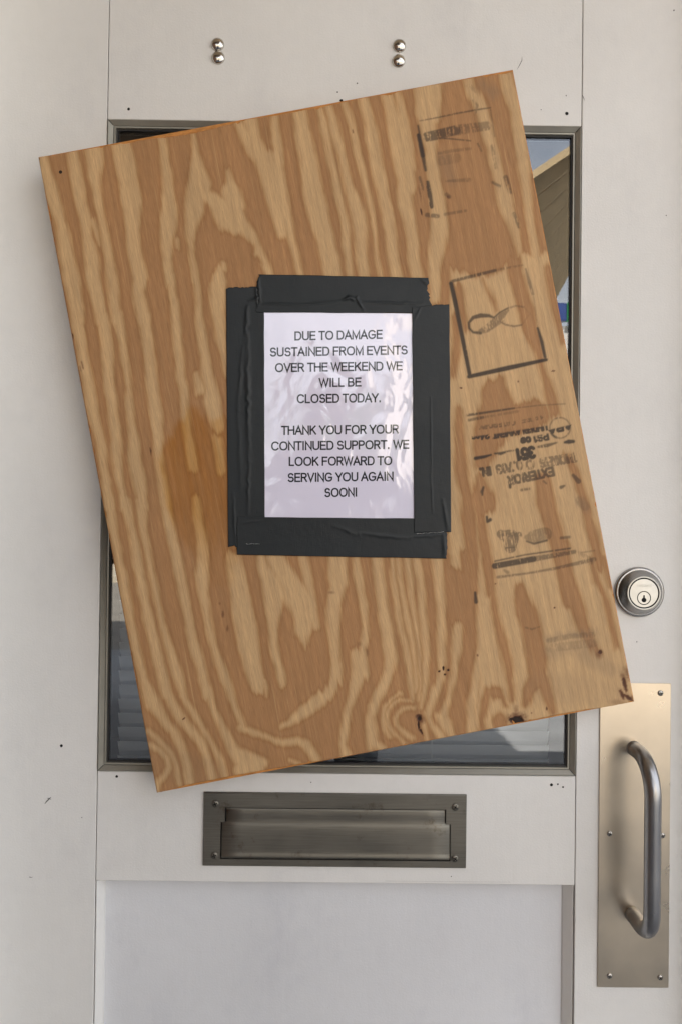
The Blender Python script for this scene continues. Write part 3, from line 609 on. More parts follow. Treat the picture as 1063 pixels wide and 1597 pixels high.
DARKS = [
 (Bq, [(900,250,50),(920,380,70),(955,470,56)]), (Bq, [(440,970,30),(455,1060,70),(470,1130,110),(480,1200,190)]), (Bq, [(620,1320,180),(700,1210,60),(760,1330,150)]), (Bq, [(400,1280,110),(560,1310,240)]), (Bq, [(850,1430,80)]),
 (N, [(90,30,50),(100,300,56),(100,500,50),(100,700,46),(105,900,40),(90,1050,46),(60,1170,60),(20,1270,50),(0,1320,46)]),
 (N, [(240,30,80),(250,250,90),(270,450,90),(280,650,106),(280,800,106),(260,900,116),(230,1050,116),(200,1200,116),(180,1350,136),(190,1490,100)]),
 (N, [(400,0,50),(440,200,50),(460,350,46),(480,500,46),(510,620,56),(550,750,76),(580,880,76),(600,1000,56),(620,1120,50),(625,1230,40)]),
 (N, [(690,290,70),(710,400,130),(740,500,170),(780,620,160),(800,750,160),(830,900,170),(840,1050,150),(770,1150,100),(740,1260,60)]), (N, [(870,1050,120),(920,1200,90),(960,1330,60)]),
 (N, [(430,1145,60),(395,1250,70),(375,1400,36),(380,1480,50)]), (N, [(440,1150,60),(500,1180,100),(550,1220,40),(572,1280,24)]), (N, [(520,1400,120),(530,1430,120)]),
 (O, [(420,-40,100),(420,60,100),(440,200,120),(490,350,110),(540,500,116),(580,620,100),(640,760,70),(700,850,60)]),
 (O, [(640,60,40),(690,250,50),(750,350,40),(790,500,50),(820,650,44),(860,800,36)]), (O, [(740,60,40),(770,160,40),(800,300,30)]),
 (Pq, [(60,0,50),(70,200,70),(80,400,80),(115,550,70),(130,700,100),(140,850,86),(160,1000,66),(170,1200,50)]),
 (Pq, [(200,440,56),(210,530,110),(220,600,180),(200,700,50),(235,900,76),(260,1050,66),(270,1200,60)]),
 (Pq, [(240,30,110),(260,150,190),(240,250,170),(220,340,110)]), (Pq, [(560,30,200),(420,60,200)]) ,
 (Pq, [(620,460,100),(640,620,120),(680,750,110),(720,900,110),(760,1050,110),(800,1270,100)]),
 (Pq, [(780,300,40),(830,400,56),(880,550,50),(930,750,66),(970,900,66),(1000,1050,46)]),
 (Gq, [(350,30,330),(480,60,200)]), (Gq, [(590,150,120),(600,250,120),(640,400,126),(690,550,126),(720,700,120),(760,800,86),(800,950,46),(840,1100,56),(890,1250,86),(920,1400,86)]),
 (Gq, [(120,350,70),(150,500,60),(190,700,40)]), (Gq, [(870,200,60),(900,400,60),(950,600,66),(1000,800,56)]), (Gq, [(480,1110,60),(430,1250,230),(450,1350,270),(420,1450,280),(400,1570,270)]),
 (Gq, [(100,600,50),(110,900,60),(80,1100,46)]), (Gq, [(330,300,14),(420,480,30),(440,560,10)]),
]
SOFTD = [(Pq, [(560,20,240),(500,80,160)])]
STAIN = [(302, 645, 18), (302, 680, 62), (300, 720, 100), (312, 770, 110), (322, 820, 90), (335, 860, 60), (345, 895, 40)]
STAIN2 = [(340, 700, 50), (345, 760, 50), (350, 850, 50)]

def seg_sd(fx, fy, field, pts, sign):
    """union (sign=1) / subtraction (sign=-1) of a variable-width stroke, in place; field is a signed distance in pixels"""
    MG = 7
    if len(pts) == 1: pts = pts * 2
    for (x0, y0, w0), (x1, y1, w1) in zip(pts[:-1], pts[1:]):
        m = MG + max(w0, w1) / 2
        sel = np.nonzero((fx > min(x0, x1) - m) & (fx < max(x0, x1) + m) & (fy > min(y0, y1) - m) & (fy < max(y0, y1) + m))[0]
        if not len(sel): continue
        px, py = fx[sel], fy[sel]; dx, dy = x1 - x0, y1 - y0; L2 = dx * dx + dy * dy + 1e-9
        t = np.clip(((px - x0) * dx + (py - y0) * dy) / L2, 0, 1)
        s = (w0 + (w1 - w0) * t) / 2 - np.hypot(px - x0 - t * dx, py - y0 - t * dy)
        field[sel] = np.maximum(field[sel], s) if sign > 0 else np.minimum(field[sel], -s)
def poly_sd(fx, fy, P):
    d = np.full(fx.shape, 1e9); ins = np.zeros(fx.shape, bool); n = len(P)
    for i in range(n):
        x0, y0 = P[i]; x1, y1 = P[(i + 1) % n]; dx, dy = x1 - x0, y1 - y0
        t = np.clip(((fx - x0) * dx + (fy - y0) * dy) / (dx * dx + dy * dy), 0, 1)
        d = np.minimum(d, np.hypot(fx - x0 - t * dx, fy - y0 - t * dy))
        c = ((y0 > fy) != (y1 > fy)) & (fx < (x1 - x0) * (fy - y0) / (y1 - y0 + 1e-12) + x0); ins ^= c
    return np.where(ins, d, -d)
# ---- stroke letters
def arc(cx, cy, rx, ry, a0, a1, n=14):
    out = []
    for a in np.linspace(R(a0), R(a1), n):
        c, s = math.cos(a), math.sin(a); e = .88
        out.append((cx + rx * math.copysign(abs(c) ** e, c), cy + ry * math.copysign(abs(s) ** e, s)))
    return out
GL = {
 'A': (.74, [[(0, 0), (.37, 1), (.74, 0)], [(.13, .33), (.61, .33)]]),
 'B': (.60, [[(0, 0), (0, 1), (.32, 1)] + arc(.32, .765, .23, .235, 90, -90, 9) + [(.0, .53)], [(.34, .53)] + arc(.34, .265, .26, .265, 90, -90, 9) + [(0, 0)]]),
 'C': (.74, [arc(.40, .5, .40, .5, 40, 320, 22)]),
 'D': (.68, [[(.3, 0), (0, 0), (0, 1), (.3, 1)] + arc(.3, .5, .38, .5, 90, -90, 14)]),
 'E': (.55, [[(.55, 1), (0, 1), (0, 0), (.56, 0)], [(0, .53), (.50, .53)]]),
 'F': (.52, [[(.53, 1), (0, 1), (0, 0)], [(0, .50), (.47, .50)]]),
 'G': (.78, [arc(.40, .5, .40, .5, 42, 318, 22) + [(.75, .22), (.76, .46), (.43, .46)]]),
 'H': (.66, [[(0, 0), (0, 1)], [(.66, 0), (.66, 1)], [(0, .53), (.66, .53)]]),
 'I': (.0, [[(0, 0), (0, 1)]]),
 'K': (.62, [[(0, 0), (0, 1)], [(.58, 1), (0, .38)], [(.22, .60), (.63, 0)]]),
 'L': (.48, [[(0, 1), (0, 0), (.48, 0)]]),
 'M': (.78, [[(0, 0), (0, 1), (.39, .06), (.78, 1), (.78, 0)]]),
 'N': (.66, [[(0, 0), (0, 1), (.66, 0), (.66, 1)]]),
 'O': (.82, [arc(.41, .5, .41, .5, 0, 360, 30)]),
 'P': (.56, [[(0, 0), (0, 1), (.30, 1)] + arc(.30, .735, .27, .265, 90, -90, 10) + [(0, .47)]]),
 'R': (.60, [[(0, 0), (0, 1), (.31, 1)] + arc(.31, .745, .26, .255, 90, -90, 10) + [(0, .49)], [(.33, .49), (.60, 0)]]),
 'S': (.60, [arc(.30, .745, .26, .255, 25, 250, 12) + arc(.31, .265, .29, .265, 80, -155, 14)]),
 'T': (.62, [[(0, 1), (.62, 1)], [(.31, 1), (.31, 0)]]),
 'U': (.66, [[(0, 1), (0, .34)] + arc(.33, .34, .33, .34, 180, 360, 14) + [(.66, 1)]]),
 'V': (.70, [[(0, 1), (.35, 0), (.70, 1)]]),
 'W': (1.02, [[(0, 1), (.26, 0), (.51, .95), (.76, 0), (1.02, 1)]]),
 'X': (.64, [[(0, 0), (.62, 1)], [(0, 1), (.64, 0)]]),
 'Y': (.68, [[(0, 1), (.34, .42), (.68, 1)], [(.34, .42), (.34, 0)]]),
 '.': (.04, [[(0, .0), (.0, .07)]]), '!': (.04, [[(0, 1), (0, .28)], [(0, .0), (0, .08)]]), '-': (.3, [[(0, .42), (.3, .42)]]),
 '0': (.52, [arc(.26, .5, .26, .5, 0, 360, 20)]), '1': (.26, [[(0, .8), (.24, 1), (.24, 0)]]),
 '2': (.54, [arc(.27, .72, .25, .28, 170, -30, 10) + [(0, 0), (.55, 0)]]), '3': (.52, [arc(.25, .745, .23, .255, 150, -80, 10), arc(.25, .265, .27, .265, 85, -150, 10)]),
 '4': (.56, [[(.56, .26), (0, .26), (.4, 1), (.4, 0)]]), '5': (.52, [[(.48, 1), (.08, 1), (.04, .55)] + arc(.25, .32, .27, .32, 130, -150, 12)]),
 '7': (.52, [[(0, 1), (.52, 1), (.18, 0)]]), '9': (.52, [arc(.26, .68, .26, .32, 0, 360, 14), [(.52, .68), (.46, .2), (.26, 0), (.05, .1)]]),
 'o': (.44, [arc(.22, .32, .22, .32, 0, 360, 14)]), 'c': (.42, [arc(.22, .32, .22, .32, 45, 315, 12)]),
}
def layout(text, gap=.245, space=.33):
    x = 0; out = []
    for ch in text:
        if ch == ' ': x += space; continue
        w, sts = GL[ch]; pad = .06 if ch in 'I.!' else (-.05 if ch in 'TVAWY' else 0)
        x += pad
        for s in sts: out.append([(x + a, b) for a, b in s])
        x += w + pad + gap
    return out, x - gap

# ---- front veneer grid
NX, NZ = 606, 810
uu = np.linspace(0, 1, NX); vv = np.linspace(0, 1, NZ)
# how far the face veneer stops short of the sheet's edge (photo pixels along the top / bottom edge)
tpx = np.array([60, 80, 130, 200, 240, 270, 300, 330, 360, 385, 400, 430, 470, 500, 540, 560, 590, 608, 625, 650, 700, 740, 770, 800]); tv = np.array([.2, .8, 2.0, 2.8, 4.5, 7.0, 7.6, 6.0, 4.0, 1.8, 2.2, 4.0, 3.5, 4.0, 2.5, 1.5, 2.0, 4.5, .8, 1.0, 1.2, 2.0, 3.2, 3.6])
bpx = np.array([245, 262, 290, 340, 400, 430, 470, 500, 560, 640, 700, 760, 830, 870, 915, 935, 987]); bv = np.array([0, .8, 3.4, 4.0, 3.6, 2.8, 2.6, 1.0, .8, .6, .5, .6, 2.0, 2.8, 2.2, .3, 0])
ttop = np.interp(uu, (tpx - 60) / 740., tv) + (vnoise(uu * 260, uu * 0, 1) - .5) * 1.0 + sstep(.72, .95, vnoise(uu * 90, uu * 0, 4)) * 2.2
tbot = np.interp(uu, (bpx - 245) / 742., bv) + (vnoise(uu * 260, uu * 0, 2) - .5) * .9 + sstep(.76, .95, vnoise(uu * 80, uu * 0, 5)) * 1.8
pm = .93 / F
zt = BH - np.clip(ttop, .15, None) * pm; zb_ = np.clip(tbot, .1, None) * pm
lx = .0005 + (vnoise(vv * 120, vv * 0, 3) - .5) * .0007 + sstep(.8, .97, vnoise(vv * 60, vv * 0, 13)) * .0016; rx_ = BW - .0003 - (vnoise(vv * 140, vv * 0, 6)) * .0009 - sstep(.82, .97, vnoise(vv * 70, vv * 0, 14)) * .0018
U, V = np.meshgrid(uu, vv)                       # shape NZ,NX
Xl = lx[:, None] + (rx_ - lx)[:, None] * U; Zl = zb_[None, :] + (zt - zb_)[None, :] * V
Pw = b2w(Xl.ravel(), Zl.ravel()); fx, fy = project(Pw)
fx0, fy0 = fx.copy(), fy.copy()
# grain: domain jitter along the fibres, then signed distances
ca, sa = math.sin(AN), math.cos(AN)              # fibre direction in the picture
across = Xl.ravel() / pm; along = Zl.ravel() / pm
ja = (1 - .65 * sstep(1060, 1110, fy)) * (vnoise(across / 1.6, along / 70, 8) - .5) * 7 + (1 - .7 * sstep(1060, 1110, fy)) * (vnoise(across / 5, along / 60, 9) - .5) * 8
jc = (vnoise(across / 9, along / 22, 10) - .5) * 3.2 + (vnoise(across / 3, along / 9, 11) - .5) * 1.2
wx = fx + ja * .19 + jc; wy = fy + ja * .98
grain = np.full(fx.shape, -7.0)
for org, pts in LIGHT: seg_sd(wx, wy, grain, conv(*org, pts), 1)
ps = poly_sd(wx, wy, POLY); grain = np.maximum(grain, np.clip(ps, -7, 7))
for org, pts in DARKS: seg_sd(wx, wy, grain, conv(*org, pts), -1)
grain = np.clip(grain, -7, 7)
st_ = np.full(fx.shape, -30.0)
def soft(pts, MG=30):
    f = np.full(fx.shape, -float(MG))
    for (x0, y0, w0), (x1, y1, w1) in zip(pts[:-1], pts[1:]):
        dx, dy = x1 - x0, y1 - y0; t = np.clip(((wx - x0) * dx + (wy - y0) * dy) / (dx * dx + dy * dy + 1e-9), 0, 1)
        f = np.maximum(f, (w0 + (w1 - w0) * t) / 2 - np.hypot(wx - x0 - t * dx, wy - y0 - t * dy))
    return f
st1 = sstep(-9, 7, soft(STAIN)); fade = 1 - .75 * sstep(790, 900, fy); stain = st1 * fade
stain = np.maximum(stain, sstep(-6, 4, soft([(345, 665, 30), (350, 720, 44), (352, 860, 46)])) * (1 - .7 * sstep(820, 890, fy)) * .9)
stain *= 1 - .6 * sstep(8, -4, np.abs(fx - (262 + (fy - 690) * .24)) - 4) * sstep(740, 690, fy) * 0
# knots, pith marks and splits
knot = np.zeros(fx.shape)
def blob(cx, cy, rx, ry, ang, s, soft_=.5):
    global knot
    c, n = math.cos(R(ang)), math.sin(R(ang)); m = 3 * max(rx, ry)
    sel = np.nonzero((abs(fx0 - cx) < m) & (abs(fy0 - cy) < m))[0]; dx, dy = fx0[sel] - cx, fy0[sel] - cy
    d = np.hypot((dx * c + dy * n) / rx, (-dx * n + dy * c) / ry) + (vnoise(fx0[sel] / 2.2, fy0[sel] / 2.2, int(cx)) - .5) * .5
    knot[sel] = np.maximum(knot[sel], s * sstep(1 + soft_, 1 - soft_, d))
for a in ((653, 1121, 4.5, 4.5, 0, 1, .4), (652, 1130, 1.7, 9, -5, 1, .5), (656, 1141, 1.6, 6, -28, .95, .5), (652, 1117, 5, 3, 0, .8, .6), (656, 1124, 5, 5, 0, .5, .8),
          (805, 1123, 12, 7, -6, 1, .25), (805, 1120, 14, 8, -6, .55, .6), (804, 1108, 3, 8, 0, .32, .9), (812, 1126, 8, 3, -8, .6, .5),
          (973, 1066, 3, 13, -12, .78, .6), (971, 1056, 4, 9, -15, .45, .9), (978, 1050, 4, 9, -12, .45, .8), (979, 1088, 9, 3, 35, .76, .5), (969, 1083, 3, 8, -25, .74, .6), (984, 1090, 4, 5, 0, .5, .8), (962, 1095, 10, 4, 0, .22, .9), (976, 1044, 6, 5, 0, .25, .9),
          (935, 1017, 3.4, 3, 0, .8, .5), (934, 1020, 5, 5, 0, .3, .9), (690.5, 1042, 1.4, 3.6, 0, 1, .3), (684, 1047, 1.6, 1.6, 0, 1, .3), (697.8, 1045, 1.8, 1.8, 0, 1, .3), (693, 1052, 1.5, 1.3, 0, 1, .3),
          (348, 958, 2, 5.5, -3, .42, .5), (355, 980, 1.8, 4.5, -3, .42, .5), (343, 941, 1.5, 2, 0, .3, .6), (286.5, 1121, 3, 1.2, -40, .7, .4), (718, 605, 2.2, 1, 10, .8, .4), (862, 578.5, 3.2, 1.1, -10, .6, .4),
          (744, 1022, 1.3, 2, 0, .6, .5), (851.5, 1105, 1.2, 2.6, -10, .7, .5), (828, 1112, 1, 1, 0, .6, .5), (864, 948, 1.3, 1, 0, .8, .3), (771.5, 910.5, 1, 1, 0, .8, .4), (807, 595, 1.5, 1.5, 0, .5, .5),
          (113, 524, 1.6, 5, -12, .9, .4), (698, 307, 2.6, 3, 0, .4, .6), (235.5, 704, 1.1, 6, -8, .75, .5), (129, 570, 1.2, 7, -14, .5, .5), (126, 575, 1, 5, -14, .4, .5), (572, 1017, 2, 6, -10, .3, .8), (560, 1004, 3, 3, 0, .25, .8), (517, 924, 5, 2, 0, .3, .8),
          (60.5, 248, 2, 1.2, 0, .6, .5), (550, 205, 1, 3, -12, .5, .5), (656, 330, 1.2, 5, -14, .8, .4), (654, 300, 1.4, 10, -12, .35, .7)): blob(*a)
# weathering tone
tone = np.zeros(fx.shape)
def smudge(pts, amt, sf=10):
    global tone
    tone = np.maximum(tone, amt * sstep(-sf, sf, soft(pts, 40)))
for org, pts, am in ((O, [(280,720,30),(500,690,30),(660,680,30)], .5), (O, [(300,830,100),(480,800,100),(660,760,90)], .28), (O, [(600,850,150),(700,920,150),(820,1000,120)], .28), (O, [(200,1100,200),(600,1150,260),(850,1180,160)], .12),
                     (Dq, [(700,180,80),(790,230,90)], .35), (Dq, [(380,800,120),(420,900,110),(440,960,80)], .28), (Iq, [(150,1000,300),(400,1150,300),(700,1200,200)], .14), (Pq, [(860,600,50),(900,640,50)], .35)):
    smudge(conv(*org, pts), am)
# ---- ink
ink = np.zeros(fx.shape)
striat = vnoise(across / 1.5, along / 9, 21); spk = vnoise(fx0 / 2.1, fy0 / 2.1, 22); striat2 = vnoise(across / 2.6, along / 30, 23)
def inkstroke(pts, strength, broken=.5, sf=1.25, fade=None):
    strength *= .92; broken += .025
    for (x0, y0, w0), (x1, y1, w1) in zip(pts[:-1], pts[1:]):
        m = max(w0, w1) / 2 + 3
        sel = np.nonzero((fx0 > min(x0, x1) - m) & (fx0 < max(x0, x1) + m) & (fy0 > min(y0, y1) - m) & (fy0 < max(y0, y1) + m))[0]
        if not len(sel): continue
        px, py = fx0[sel], fy0[sel]; dx, dy = x1 - x0, y1 - y0; t = np.clip(((px - x0) * dx + (py - y0) * dy) / (dx * dx + dy * dy + 1e-9), 0, 1)
        s = (w0 + (w1 - w0) * t) * .66 - np.hypot(px - x0 - t * dx, py - y0 - t * dy)
        q = .55 * striat[sel] + .25 * spk[sel] + .2 * striat2[sel]
        v = strength * sstep(-sf, sf, s + .35) * sstep(broken - .22, broken + .06, q + .05)
        if fade is not None: v *= fade(px, py)
        ink[sel] = np.maximum(ink[sel], v)
def ic(org, pts, st__, br=.35, **k): inkstroke(conv(*org, pts), st__, br, **k)
ic(Dq, [(180,470,2),(235,460,4),(380,432,6),(480,410,7),(690,372,7),(765,362,4)], .75, .36)
ic(Dq, [(165,510,8),(178,580,10)], .8, .3); ic(Dq, [(172,590,24),(205,760,26)], .95, .26); ic(Dq, [(205,760,22),(228,880,14)], .8, .46); ic(Dq, [(180,940,16),(205,1040,16)], .5, .5)
ic(Dq, [(245,980,20),(262,1080,26),(275,1180,26)], .85, .40)
ic(Dq, [(240,600,54),(480,548,60)], .75, .44); ic(Dq, [(480,548,64),(735,512,54)], .5, .50); ic(Dq, [(235,628,20),(360,612,12),(420,618,7),(600,636,5)], .75, .36)
ic(Dq, [(340,740,16),(430,722,20),(600,700,14)], .32, .40); ic(Dq, [(350,800,60),(480,780,60)], .22, .48); ic(Dq, [(400,970,12),(590,960,24)], .35, .40)
ic(Dq, [(240,1250,26),(330,1260,22)], .6, .50); ic(Dq, [(390,1245,18),(560,1215,14)], .42, .42); ic(Dq, [(765,380,6),(800,600,6)], .42, .42); ic(Dq, [(780,680,20),(810,860,16)], .5, .55)
ic(Dq, [(620,300,8),(655,340,14),(640,420,10)], .45, .40); ic(Dq, [(600,180,20),(640,230,10)], .3, .5)
ic(Dq, [(890,940,30),(930,1060,24)], .55, .52); ic(Dq, [(960,1240,20),(1000,1350,16)], .5, .5); ic(Dq, [(660,660,10),(690,720,8)], .5, .45); ic(Dq, [(780,980,14),(840,1010,16)], .55, .45); ic(Dq, [(400,1080,22),(425,1100,22)], .45, .3)
ic(Gq, [(66,330,24),(100,480,26),(160,780,24),(222,1095,22)], .97, .20); ic(Gq, [(215,1102,22),(540,1030,28),(855,962,18)], .97, .20)
ic(Gq, [(785,700,12),(820,820,20),(845,940,16)], .92, .33); ic(Gq, [(685,210,8),(715,320,20),(745,420,14)], .55, .45); ic(Gq, [(745,420,6),(785,690,6)], .3, .45)
ic(Gq, [(70,312,16),(260,265,18),(430,222,16)], .72, .43); ic(Gq, [(430,222,16),(560,196,12),(660,178,8)], .36, .47)
ic(Gq, [(425,615,8),(380,597,18),(310,596,26),(250,612,20),(214,655,12),(216,700,12),(250,735,12),(310,740,18)], .85, .30)
ic(Gq, [(310,725,26),(370,700,44),(430,650,50),(490,590,40),(540,545,16)], .55, .46); ic(Gq, [(300,744,6),(370,730,6),(430,690,6),(500,640,6)], .5, .38); ic(Gq, [(425,610,8),(470,570,8),(535,535,8)], .8, .3)
ic(Gq, [(540,535,10),(600,515,9),(670,525,8)], .45, .42); ic(Gq, [(470,645,10),(520,672,9),(590,685,9),(650,674,7)], .62, .38); ic(Gq, [(670,525,8),(720,580,8),(650,674,8)], .16, .4)
ic(Gq, [(200,1422,14),(350,1400,12),(590,1364,9)], .8, .34); ic(Gq, [(590,1364,5),(800,1340,5),(1010,1328,5)], .5, .38); ic(Gq, [(215,1462,16),(330,1440,16)], .65, .38); ic(Gq, [(330,1440,14),(620,1390,14)], .32, .44)
def inktext(text, x0, y0, x1, y1, hgt, w, strength, broken, fade=None):
    """upside-down stamp text: starts at the right end (x1,y1) and runs left to (x0,y0); glyph tops point down the sheet"""
    st_s, Wd = layout(text, .24, .34); dx, dy = (x0 - x1) / Wd, (y0 - y1) / Wd; L = math.hypot(x0 - x1, y0 - y1)
    nx, ny = (y0 - y1) / L, -(x0 - x1) / L      # across the line, pointing down in the picture
    nx, ny = -nx * -1, ny
    if ny < 0: nx, ny = -nx, -ny
    for s in st_s:
        inkstroke([(x1 + dx * a + nx * hgt * b, y1 + dy * a + ny * hgt * b, w) for a, b in s], strength, broken, .7, fade)
def PP(x, y): return 700 + x / 4.252, 640 + y / 4.252
def pt(text, x0, y0, x1, y1, h, w, s, b, cut=None, up=True):
    (a, b_), (c, d_) = PP(x0, y0), PP(x1, y1)
    fd = None
    if cut is not None:
        sl_ = (d_ - b_) / (c - a)
        def fd(px, py):
            q = (py - (b_ + (px - a) * sl_)) / (h / 4.252); return sstep(cut - .22, cut + .15, q) if up else sstep(cut + .2, cut - .2, q)
    inktext(text, a, b_, c, d_, h / 4.252, w / 4.252, s, b, fd)
pt('CATEGORY', 200, 92, 430, 62, 32, 8, .55, .46, .35); pt('1 PERF', 480, 50, 610, 22, 32, 7, .5, .52, .4)
pt('UNDERLAYMENT', 290, 148, 640, 92, 36, 10, .92, .36, .30); pt('24oc', 150, 168, 258, 152, 32, 9, .95, .30, .25)
pt('PS1', 560, 168, 648, 150, 42, 10, .92, .32, .1); pt('09', 475, 186, 532, 178, 28, 12, .95, .22)
for i in range(1):
    cx_, cy_ = PP(733, 116); rr_ = 68 / 4.252
    inkstroke([(cx_ + rr_ * math.cos(a), cy_ + rr_ * math.sin(a), 1.3) for a in np.linspace(0, 2 * math.pi, 28)], .6, .40)
    inkstroke([(cx_ + rr_ * math.cos(a), cy_ + rr_ * math.sin(a), 2.2) for a in np.linspace(R(110), R(150), 6)], .85, .3)
pt('APA', 655, 118, 800, 84, 36, 12, .95, .30, .35)
ic(Pq, [(172,318,16),(230,308,14),(275,295,7)], .97, .2); ic(Pq, [(300,286,6),(340,286,14),(385,272,6)], .9, .32); ic(Pq, [(390,270,8),(425,266,5)], .7, .42)
ic(Pq, [(590,242,10),(650,232,16),(712,214,6)], .75, .42); ic(Pq, [(765,212,10),(790,208,20),(822,206,14)], .95, .22)
pt('351', 448, 262, 555, 244, 66, 17, .97, .26)
pt('THICKNESS', 600, 324, 830, 284, 54, 10, .62, .46); pt('0', 508, 338, 552, 330, 52, 11, .6, .44); pt('0.703', 310, 368, 470, 334, 54, 11, .72, .42); pt('IN.', 200, 388, 268, 378, 48, 13, .85, .34)
pt('EXTERIOR', 388, 442, 682, 380, 50, 12, .78, .38)
for a in (([(400,495,12),(402,510,12)], .9, .2), ([(820,430,14),(855,470,24)], .7, .42), ([(225,510,10),(215,540,14),(218,562,6)], .8, .38), ([(740,510,16),(762,500,8)], .75, .3), ([(478,528,12),(530,520,10)], .6, .44), ([(625,470,8),(642,485,6)], .6, .3),
          ([(248,706,10),(252,738,12),(270,725,16)], .9, .2), ([(340,820,40),(400,850,90),(405,905,60)], .62, .46), ([(345,825,16),(462,825,26)], .7, .42), ([(378,912,8),(432,908,8)], .8, .35), ([(515,845,30),(560,840,66),(635,820,66)], .42, .47), ([(512,868,6),(560,884,9),(645,862,9)], .8, .3),
          ([(740,846,12),(796,840,12)], .6, .38), ([(300,1000,6),(500,958,6),(800,915,7)], .78, .36), ([(300,1032,28),(560,985,28)], .88, .30), ([(560,985,26),(830,938,18)], .62, .40), ([(870,944,5),(960,930,5)], .45, .38),
          ([(320,1106,12),(520,1080,8),(700,1048,12),(960,988,20)], .55, .44), ([(365,1060,10),(385,1075,16)], .45, .42), ([(170,1208,10),(176,1270,18)], .85, .30), ([(870,600,50),(900,640,40)], .2, .48), ([(860,940,10),(940,1000,30)], .3, .50)):
    ic(Pq, *a)
ic(O, [(290,740,30),(480,700,30),(660,690,30)], .28, .50); ic(O, [(300,800,50),(660,760,50)], .2, .52); ic(O, [(100,630,8),(150,645,10),(215,625,5)], .4, .42)

# mesh
idx = np.arange(NX * NZ).reshape(NZ, NX)
quads = np.stack([idx[:-1, :-1], idx[:-1, 1:], idx[1:, 1:], idx[1:, :-1]], -1).reshape(-1, 4)
border = np.concatenate([idx[0, :], idx[1:, -1], idx[-1, -2::-1], idx[-2:0:-1, 0]])
nb = len(border); lo = np.stack([Xl.ravel(), np.zeros(NX * NZ), Zl.ravel()], 1)
# face relief: raised latewood, sunken knots and voids
relief = -.00012 * sstep(-3, 3, -grain) + .0009 * sstep(.6, 1, knot) + .00012 * (striat - .5)
lo[:, 1] = relief
sk = lo[border].copy(); sk[:, 1] = .0009
vs = np.concatenate([lo, sk]); bi = np.arange(nb)
skq = np.stack([border, np.arange(nb) + NX * NZ, np.roll(np.arange(nb), -1) + NX * NZ, np.roll(border, -1)], -1)
allq = np.concatenate([quads, skq]).astype(np.int32)
me = bpy.data.meshes.new('face_veneer'); me.vertices.add(len(vs)); me.vertices.foreach_set('co', vs.astype(np.float32).ravel())
me.loops.add(allq.size); me.loops.foreach_set('vertex_index', allq.ravel())
me.polygons.add(len(allq)); me.polygons.foreach_set('loop_start', np.arange(0, allq.size, 4, dtype=np.int32))
me.update(calc_edges=True); me.validate()
def addattr(name, arr):
    full = np.concatenate([arr, arr[border]]).astype(np.float32); a = me.attributes.new(name, 'FLOAT', 'POINT'); a.data.foreach_set('value', full)
for nme, ar in (('grain', grain), ('stain', stain), ('knot', knot), ('tone', tone), ('ink', ink)): addattr(nme, ar)
fv = bpy.data.objects.new('face_veneer', me); S.collection.objects.link(fv); fv.parent = board
b = NB('plywood_face')
g = b.attr('grain')
n1 = b.noise(1.0, (620, 1, 26), 4, .65); n2 = b.noise(1.0, (1900, 1, 60), 3, .6, off=(4, 0, 7)); n3 = b.noise(1.0, (16, 1, 5), 4, .55, off=(1, 0, 3)); n4 = b.noise(1.0, (1200, 1, 95), 2, .5, off=(8, 0, 2)); n5 = b.noise(1.0, (150, 1, 6), 3, .6, off=(3, 0, 9))
gs = b.math('ADD', g, b.math('MULTIPLY_ADD', n1, 4.0, -2.0)); fac = b.mapr(gs, -4.2, 3.2)
bandvar = b.mapr(g, -7, -1, 0, 1)
fac = b.math('ADD', fac, b.math('MULTIPLY_ADD', b.noise(1.0, (330, 1, 9), 4, .65, off=(6, 0, 1)), 1.3, -.65), clamp=True)
dark = b.mix(bandvar, (.395, .205, .088), (.350, .172, .068)); light = b.mix(b.mapr(g, 0, 7, 0, 1), (.505, .305, .140), (.580, .375, .188))
col = b.mix(fac, dark, light)
col = b.scale(col, b.mapr(n2, .25, .75, .74, 1.20, False)); col = b.scale(col, b.mapr(n3, .3, .7, .93, 1.07, False)); col = b.scale(col, b.mapr(n5, .3, .7, .88, 1.10, False))
col = b.mix(b.mapr(n4, .66, .78, 0, .42), col, (.20, .11, .055))
col = b.mix(b.mapr(b.noise(1.0, (1300, 1, 42), 2, .5, off=(2, 0, 5)), .70, .80, 0, .45), col, (.74, .52, .30))
col = b.mix(b.math('MULTIPLY', b.attr('stain'), b.mapr(b.noise(1.0, (60, 1, 8), 4, .6), .3, .7, .45, 1.0, False)), col, b.mix(1.0, col, (.86, .66, .30), 'MULTIPLY'))
col = b.mix(b.mapr(b.noise(1.0, (420, 1, 5), 3, .6, off=(11, 0, 4)), .60, .74, 0, .38), col, (.66, .42, .20)); col = b.mix(b.mapr(b.noise(1.0, (500, 1, 7), 3, .6, off=(1, 0, 14)), .62, .76, 0, .40), col, (.30, .155, .06))
col = b.mix(b.attr('tone'), col, (.20, .145, .095))
kn = b.attr('knot'); col = b.mix(b.mapr(kn, 0, .6, 0, 1, False), col, (.15, .062, .030)); col = b.mix(b.mapr(kn, .6, 1, 0, 1, False), col, (.022, .012, .008))
col = b.mix(b.attr('ink'), col, (.022, .020, .021))
b.set(col=col, rough=b.mapr(n2, .3, .7, .55, .72, False), spec=.28)
b.bump(b.math('ADD', b.math('MULTIPLY', n2, .00018), b.math('MULTIPLY', n1, .00022)), .55, 1.0)
me.materials.append(b.m)
